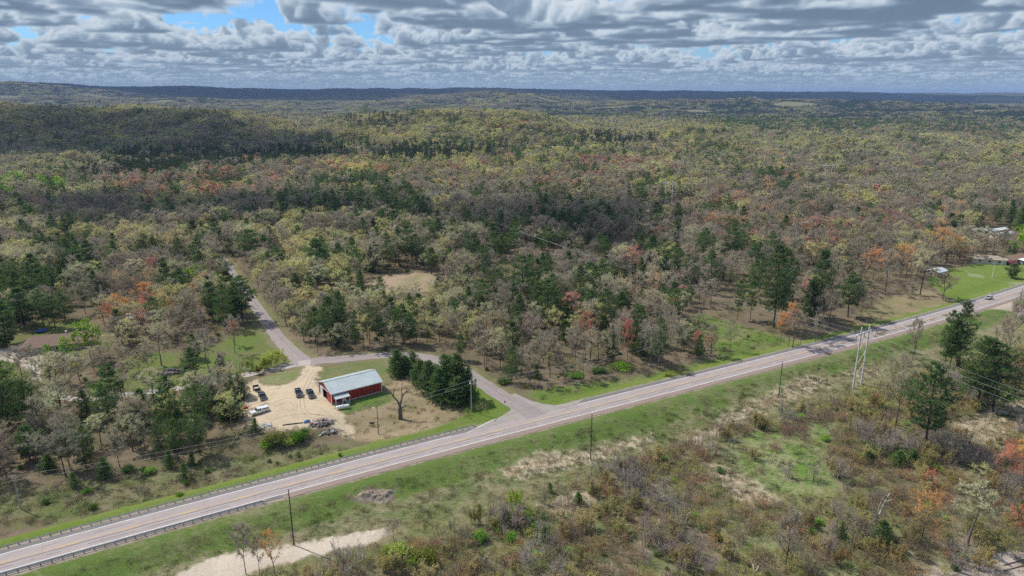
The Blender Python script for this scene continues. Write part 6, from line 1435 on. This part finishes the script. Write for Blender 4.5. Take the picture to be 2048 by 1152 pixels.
for i, off_ in enumerate((0.0, -1.3)):
    o = up * off_; n_ = ('upper', 'lower')[i]
    wire(P_W + o, P_F + o, 1.6, f'{n_} wire from the westernmost pole to the dry field pole'); wire(P_F + o, P_J + o, 0.8, f'{n_} wire between the dry field pole and the junction pole'); wire(P_J + o, P_C + o, 1.5, f'{n_} wire along the wood edge past the junction')
    wire(P_C + o, P_E + o, 2.0, f'{n_} wire from the wood edge to the straw clearing'); wire(P_E + o, P_L + o, 1.0, f'{n_} wire from the straw clearing to the lawn'); wire(P_W + o, P_W + o + Vector((-55, -34, 0.5)), 1.0, f'{n_} wire leaving the westernmost pole')

M_RAIL = simple('weathered_zinc_rail', (0.46, 0.465, 0.45), 0.6, var=0.12)
M_POST = simple('rail_post', (0.17, 0.15, 0.13), 0.9, var=0.2)
# --- guard rails
POST = None
def guard_rail(x0, x1, d, label, side):
    global POST
    n = int((x1 - x0) * 1.14 / 1.905); xs = np.linspace(x0, x1, n); P = hwy_pt(xs, np.full(n, d)); c = P[-1]
    e = empty('guard_rail', (float(c[0]), float(c[1]), 0)); tag(e, label, 'guard rail', 'highway guard rails')
    rz = math.atan2(float(hwy_s(c[0])), 1)
    if POST is None:
        m = MB().box((0, 0, 0.28), (0.15, 0.2, 1.0)); o = m.build('post', M_POST, e); POST = o.data; bpy.data.objects.remove(o)
    for p in P[::1]:
        o = bpy.data.objects.new('post', POST); COL.objects.link(o); o.parent = e; o.location = (float(p[0] - c[0]), float(p[1] - c[1]), float(min(0, terrain(*p)))); o.rotation_euler.z = rz
    q = hwy_pt(xs, np.full(n, d - side * 0.17)); prof = [(0.0, 0.42), (0.07, 0.50), (0.0, 0.58), (0.07, 0.66), (0.0, 0.74)]
    V = []; F = []
    for j, (t, z) in enumerate(prof):
        w = hwy_pt(xs, np.full(n, d - side * (0.16 + t)))
        V += [(a - c[0], b - c[1], z) for a, b in w]
    for j in range(4):
        for i in range(n - 1): F.append((j * n + i, j * n + i + 1, (j + 1) * n + i + 1, (j + 1) * n + i))
    MB().add(V, F).build('rail', M_RAIL, e)
    MB().box((0.2, 0.1, 0.55), (0.5, 0.3, 0.42), rz).build('end_terminal', M_RAIL, e)
xe = float(at(966, 848).x)
guard_rail(-150.0, xe, 5.75, 'long guard rail along the north shoulder of the highway', 1)
guard_rail(-150.0, float(at(497, 1019).x), -5.35, 'shorter guard rail along the south shoulder of the highway', -1)

# --- signs
def sign_post(px, py, h, label, build):
    a = at(px, py); e = empty('road_sign', tuple(a), R(37)); tag(e, label, 'road sign'); MB().box((0, 0, h / 2), (0.07, 0.07, h)).build('post', M_STEEL, e); build(e, h)
def octagon(e, h):
    P = [(math.cos(R(22.5 + 45 * k)) * 0.42, h - 0.3 + math.sin(R(22.5 + 45 * k)) * 0.42) for k in range(8)]
    MB().prism(P, 0.05, 0.075).build('sign_face', simple('stop_red', (0.45, 0.02, 0.02), 0.5), e); MB().prism([(x_ * 0.98, z_) for x_, z_ in P], 0.04, 0.049).build('sign_back', M_GPOLE, e)
sign_post(1010, 817, 2.6, 'stop sign seen from behind at the mouth of the side road', octagon)
M_GRN = simple('sign_green', (0.02, 0.22, 0.09), 0.5)
def blade(e, h): MB().box((0, 0.06, h - 0.1), (1.0, 0.03, 0.25)).build('sign_face', M_GRN, e)
sign_post(1103, 801, 2.9, 'green street name sign on the grass at the junction', blade)

# --- houses
def house(px, py, rz, L_, W_, he, hr, wall, roof, label, cat='house', hip=0.0, chimney=False, doors=1, wins=3, name='house'):
    a = at(px, py); e = empty(name, (a.x, a.y, a.z - 0.1), rz); tag(e, label, cat)
    mw = simple(f'{name}_wall_{px}', wall, 0.8, var=0.06); mr = simple(f'{name}_roof_{px}', roof, 0.85, var=0.14, scale=1.2)
    w = MB(); w.box((0, 0, he / 2), (L_, W_, he))
    if not hip:
        for s in (-1, 1):
            x_ = s * L_ / 2; x2 = x_ - s * 0.15
            w.add([(x_, -W_ / 2, he), (x_, W_ / 2, he), (x_, 0, hr), (x2, -W_ / 2, he), (x2, W_ / 2, he), (x2, 0, hr)], [(0, 1, 2), (5, 4, 3), (1, 4, 5, 2), (2, 5, 3, 0)])
    w.build('wall', mw, e)
    ov = 0.5; sl = (hr - he) / (W_ / 2); zz = he - sl * ov
    for s in (-1, 1):
        y0 = s * (W_ / 2 + ov); xr = L_ / 2 + ov - hip
        v = [(-L_ / 2 - ov, y0, zz + 0.03), (L_ / 2 + ov, y0, zz + 0.03), (xr, 0, hr + 0.03), (-xr, 0, hr + 0.03)]; v += [(x_, y_, z_ + 0.18) for x_, y_, z_ in v]
        MB().add(v, [(3, 2, 1, 0), (4, 5, 6, 7), (0, 1, 5, 4), (1, 2, 6, 5), (2, 3, 7, 6), (3, 0, 4, 7)]).build('roof', mr, e)
        if hip:
            x0 = s * (L_ / 2 + ov); v = [(x0, -W_ / 2 - ov, zz + 0.035), (x0, W_ / 2 + ov, zz + 0.035), (s * xr, 0, hr + 0.035)]; v += [(x_, y_, z_ + 0.175) for x_, y_, z_ in v]
            MB().add(v, [(0, 1, 2), (5, 4, 3), (0, 3, 4, 1), (1, 4, 5, 2), (2, 5, 3, 0)]).build('roof', mr, e)
    for i in range(wins):
        x_ = (-0.5 + (i + 0.7) / (wins + 0.4)) * L_
        f = MB().box((x_, -W_ / 2 - 0.02, 1.6), (1.5, 0.08, 1.2)).build('window', M_TRIM, e); MB().box((x_, -W_ / 2 - 0.07, 1.6), (1.3, 0.03, 1.0)).build('pane', M_GLASS, f)
    for i in range(doors): MB().box((L_ * (0.36 - 0.2 * i), -W_ / 2 - 0.03, 1.1), (1.0, 0.08, 2.1)).build('door', M_TRIM, e)
    f = MB().box((-L_ / 2 - 0.02, 0.4, 1.7), (0.08, 1.4, 1.1)).build('window', M_TRIM, e); MB().box((-L_ / 2 - 0.07, 0.4, 1.7), (0.03, 1.2, 0.9)).build('pane', M_GLASS, f)
    if chimney: MB().box((L_ * 0.1, 0.6, hr + 0.3), (0.7, 0.6, 1.4)).build('chimney', M_TRIM, e)
    return e
house(122, 694, R(24), 26, 11, 2.8, 5.6, (0.42, 0.36, 0.29), (0.22, 0.135, 0.10), 'brown-roofed house half hidden among the western trees', hip=4.0, chimney=True, wins=5)
house(75, 700, R(24), 10, 9, 2.6, 4.8, (0.42, 0.36, 0.29), (0.30, 0.18, 0.13), 'brown-roofed garage beside the western parking pad', 'garage', hip=3.0, wins=1, name='garage')
house(1872, 551, R(32), 9.0, 6.5, 3.0, 4.1, (0.50, 0.37, 0.26), (0.50, 0.56, 0.60), 'tan shed with a pale blue metal roof on the lawn edge', 'shed', wins=0, name='shed')
house(1974, 525, R(-18), 17, 8, 2.8, 4.4, (0.62, 0.56, 0.47), (0.36, 0.29, 0.21), 'tan house with a brown hip roof at the far end of the lawn', hip=4.0)
house(2026, 524, R(24), 17, 8, 2.8, 4.6, (0.58, 0.54, 0.46), (0.27, 0.17, 0.12), 'long ranch house with a brown gable roof behind the lawn')
house(2042, 527, R(24), 6, 5, 2.6, 3.0, (0.25, 0.24, 0.22), (0.78, 0.78, 0.76), 'white flat-topped carport beside the ranch house', 'carport', wins=0, doors=0, name='carport')
for px, py, rz, L_, c, lb in [(2004, 474, 25, 20, (0.45, 0.46, 0.46), 'grey-roofed mobile home under the dark pines'), (1992, 466, 25, 18, (0.62, 0.62, 0.61), 'white-roofed mobile home behind the grey-roofed one'), (1944, 466, -10, 16, (0.74, 0.75, 0.75), 'pale mobile home between the two dark pine clumps'), (1690, 458, 10, 12, (0.75, 0.76, 0.76), 'small white building glimpsed among bare trees'), (1603, 452, 5, 12, (0.76, 0.77, 0.78), 'tiny white building beside the pale green clearing'), (258, 545, 15, 12, (0.70, 0.70, 0.68), 'white-walled house glimpsed between western oaks'), (285, 640, 20, 12, (0.62, 0.60, 0.57), 'grey house hidden behind bare western trees')]:
    house(px, py, R(rz), L_, 5.5 if px > 1500 else 8, 2.7, 3.6, (0.66, 0.65, 0.62), c, lb, 'mobile home' if px > 1900 else 'house', name='mobile_home' if px > 1900 else 'house')
def trampoline():
    a = at(84, 664); e = empty('trampoline', tuple(a)); tag(e, 'blue trampoline in the shade behind the brown-roofed house', 'trampoline')
    MB().tube([(0, 0, 0.85), (0, 0, 0.9)], 2.2, 20).build('pad', simple('trampoline_blue', (0.04, 0.09, 0.42), 0.6), e)
    for k in range(6): MB().tube([(2.0 * math.cos(k * 1.047), 2.0 * math.sin(k * 1.047), 0), (2.0 * math.cos(k * 1.047), 2.0 * math.sin(k * 1.047), 0.84)], 0.05, 6).build('leg', M_STEEL, e)
trampoline()

# --- the torn-up bank beside the highway: ridged bare earth
def torn_bank():
    W = zone_poly(TORN); x0, y0 = W.min(0) - 1; x1, y1 = W.max(0) + 1; X, Y = np.meshgrid(np.arange(x0, x1, 0.28), np.arange(y0, y1, 0.28)); x, y = X.ravel(), Y.ravel()
    w = 1 - sstep(-2.0, 0.3, sdist(W, x, y)); c, s_ = math.cos(R(29)), math.sin(R(29)); u = x * c + y * s_; v = -x * s_ + y * c
    rid = np.abs(vnoise(u * 0.45, v, 2.4, 61)) + 0.6 * np.abs(vnoise(u * 0.6, v, 1.1, 62)) + 0.35 * vnoise(u, v, 0.7, 63)
    z = terrain(x, y) - 0.12 + w * (0.12 + 0.75 * np.clip(rid, 0, 1.3))
    nx = X.shape[1]; ny = X.shape[0]; i = (np.arange(ny - 1) * nx)[:, None]; j = np.arange(nx - 1)[None]; F = np.stack([i + j, i + j + 1, i + nx + j + 1, i + nx + j], -1).reshape(-1, 4)
    o = link('torn_earth_bank', mesh_np('torn_earth_bank', np.stack([x, y, z], -1), [F], [simple('torn_earth', (0.27, 0.215, 0.165), 0.95, var=0.3, scale=0.9, bump=0.6)])); tag(o, kind='structure')
torn_bank()

# --- dead wood
def dead_tree(px, py, label, spec, mat, name='dead_tree'):
    a = at(px, py); e = empty(name, tuple(a)); tag(e, label, 'tree')
    for nm, pts, rad in spec: MB().tube(pts, rad, 8).build(nm, mat, e, smooth=True)
M_DEADB = simple('dead_bark', (0.11, 0.095, 0.085), 0.95, var=0.3, scale=2)
g = np.random.default_rng(77)
def forked():
    sp = [('trunk', [(0, 0, -0.3), (0.05, 0, 1.5), (-0.1, 0, 3.2), (0.0, 0, 4.6)], [0.75, 0.62, 0.55, 0.5])]
    limbs = [[(0, 0, 4.4), (-0.6, 0.3, 5.8), (-2.0, 0.6, 7.4), (-3.0, 0.8, 9.2), (-4.6, 0.9, 10.4)], [(0, 0, 4.4), (0.5, -0.2, 6.2), (0.9, 0.2, 7.8), (2.0, 0.5, 9.0), (4.2, 0.6, 10.2)], [(0.1, 0, 3.4), (0.9, 0.2, 3.9), (1.7, 0.1, 4.0)], [(-2.0, 0.6, 7.4), (-1.8, 1.2, 9.0), (-1.2, 1.5, 10.6)], [(0.9, 0.2, 7.8), (0.6, 0.8, 9.4), (0.9, 1.2, 10.8)]]
    for i, L_ in enumerate(limbs):
        r0 = (0.36, 0.34, 0.2, 0.14, 0.14)[i]; sp.append(('limb', L_, list(np.linspace(r0, 0.05, len(L_)))))
        for k in range(7):
            b = Vector(L_[g.integers(1, len(L_))]); d = Vector((g.normal(0, 1), g.normal(0, 1), abs(g.normal(0.5, 0.6)))).normalized() * g.uniform(0.9, 2.2)
            sp.append(('twig', [tuple(b), tuple(b + d * 0.5 + Vector((0, 0, 0.1))), tuple(b + d)], [0.05, 0.035, 0.015]))
    dead_tree(801, 838, 'dead forked tree with a thick dark trunk in the dry field', sp, M_DEADB)
forked()
M_BIRCH = simple('white_birch_bark', (0.68, 0.66, 0.60), 0.8, var=0.15, scale=2)
dead_tree(1746, 1068, 'leaning white birch trunk above the dark young pines', [('trunk', [(0, 0, -0.2), (0.8, 0.6, 4), (2.4, 1.5, 7.6), (3.6, 2.1, 9.6)], [0.16, 0.14, 0.11, 0.05]), ('limb', [(0.8, 0.6, 4), (0.9, 0.9, 7.0), (1.6, 1.0, 9.2), (2.6, 1.2, 9.6)], [0.1, 0.08, 0.06, 0.03]), ('limb', [(2.4, 1.5, 7.6), (3.6, 1.4, 8.2), (4.4, 1.4, 8.1)], [0.07, 0.05, 0.02])], M_BIRCH, 'birch_tree')
dead_tree(1508, 1150, 'forked pale dead snag at the bottom of the brush', [('trunk', [(0, 0, -0.2), (-0.2, 0, 1.4), (-0.4, 0.1, 2.6)], [0.22, 0.18, 0.1]), ('limb', [(0, 0, 0.4), (0.6, 0, 1.5), (0.7, 0, 2.4)], [0.16, 0.12, 0.06])], M_BIRCH, 'dead_snag')
for i, (p0, p1, lb) in enumerate([((1788, 1112), (1838, 1140), 'pale fallen log beside the dark creek'), ((1770, 858), (1752, 848), 'short grey log in the brush below the snag')]):
    a, b = at(*p0), at(*p1); tag(MB().tube([a + Vector((0, 0, 0.25)), (a + b) / 2 + Vector((0, 0, 0.35)), b + Vector((0, 0, 0.25))], [0.2, 0.16, 0.08], 7).build('fallen_log', M_GPOLE), lb, 'log')
for i, (p0, p1) in enumerate([((2008, 1131), (2090, 1108)), ((2000, 1144), (2090, 1121))]):
    a, b = at(*p0), at(*p1); m = MB().tube([a + Vector((0, 0, 0.12)), b + Vector((0, 0, 0.12))], 0.11, 4)
    tag(m.build('rail_track', simple('rusty_rail%d' % i, (0.10, 0.06, 0.045), 0.7)), ['farther rusty rail of the track in the corner', 'nearer rusty rail of the track in the corner'][i], 'rail')

# ------------------------------------------------------------------ clouds overhead that shade the woods, and the air itself
def cloud(cx, cy, rx, ry, seed, zb=1150.0):
    """a cumulus standing where its shadow falls on ground point (cx, cy)"""
    g = np.random.default_rng(seed); k = zb / math.tan(SUN_EL); ox, oy = cx + math.cos(SUN_AZ) * k, cy + math.sin(SUN_AZ) * k
    n, mth = 48, 96; V = []; 
    u = np.linspace(0, 1, n)[:, None]; th = np.linspace(0, 2 * math.pi, mth, endpoint=False)[None]
    lump = 1 + 0.22 * np.sin(3 * th + seed) + 0.12 * np.sin(7 * th + 2 * seed) + 0.07 * np.sin(13 * th + seed * 3)
    x_ = ox + rx * np.sin(u * math.pi) * lump * np.cos(th); y_ = oy + ry * np.sin(u * math.pi) * lump * np.sin(th)
    zt = np.cos(u * math.pi); z_ = zb + np.where(zt > 0, zt * 0.8 * min(rx, ry), zt * 0.06 * min(rx, ry)) * np.ones_like(th)
    bill = 0.09 * min(rx, ry) * (vnoise(x_, y_ + z_, 160, seed) + 0.5 * vnoise(x_, y_ - z_, 70, seed + 1)); x_ = x_ + bill * np.cos(th); y_ = y_ + bill * np.sin(th); z_ = z_ + np.where(zt > 0, bill, 0)
    V = np.stack([x_, y_, z_], -1).reshape(-1, 3); i = (np.arange(n - 1) * mth)[:, None]; j = np.arange(mth)[None]; j2 = (j + 1) % mth
    F = np.stack([(i + j), (i + mth + j), (i + mth + j2), (i + j2)], -1).reshape(-1, 4)
    o = link('cloud', mesh_np('cloud', V, [F], [vapour(0.8 * min(rx, ry))], smooth=True)); tag(o, 'white cumulus cloud drifting over the woods', kind='stuff')
def vapour(thick):
    m, nt, b, N, L = nodes_of('cloud_vapour'); N.remove(b)
    v = N.new('ShaderNodeVolumePrincipled'); v.inputs['Color'].default_value = (0.95, 0.96, 0.98, 1); v.inputs['Density'].default_value = 1.7 / thick
    L.new(v.outputs[0], N['Material Output'].inputs['Volume']); return m
c1 = at(400, 262); cloud(-900, 1270, 560, 330, 3)
c2 = at(1080, 455); cloud(c2.x, c2.y + 10, 110, 75, 5)
c3 = at(350, 430); cloud(c3.x - 10, c3.y, 190, 60, 7)
cloud(-3600, 7500, 3300, 1500, 11, 1750.0)
cloud(2400, 8200, 3300, 1500, 13, 1850.0)

def haze():
    m, nt, b, N, L = nodes_of('haze_air'); N.remove(b)
    v = N.new('ShaderNodeVolumePrincipled'); v.inputs['Color'].default_value = (0.42, 0.62, 1.0, 1); v.inputs['Density'].default_value = 5.5e-5; v.inputs['Anisotropy'].default_value = 0.0
    L.new(v.outputs[0], N['Material Output'].inputs['Volume'])
    o = MB().box((0, 7000, 88), (60000, 46000, 300)).build('haze', m); tag(o, 'thin blue air over the whole country', kind='stuff')
haze()
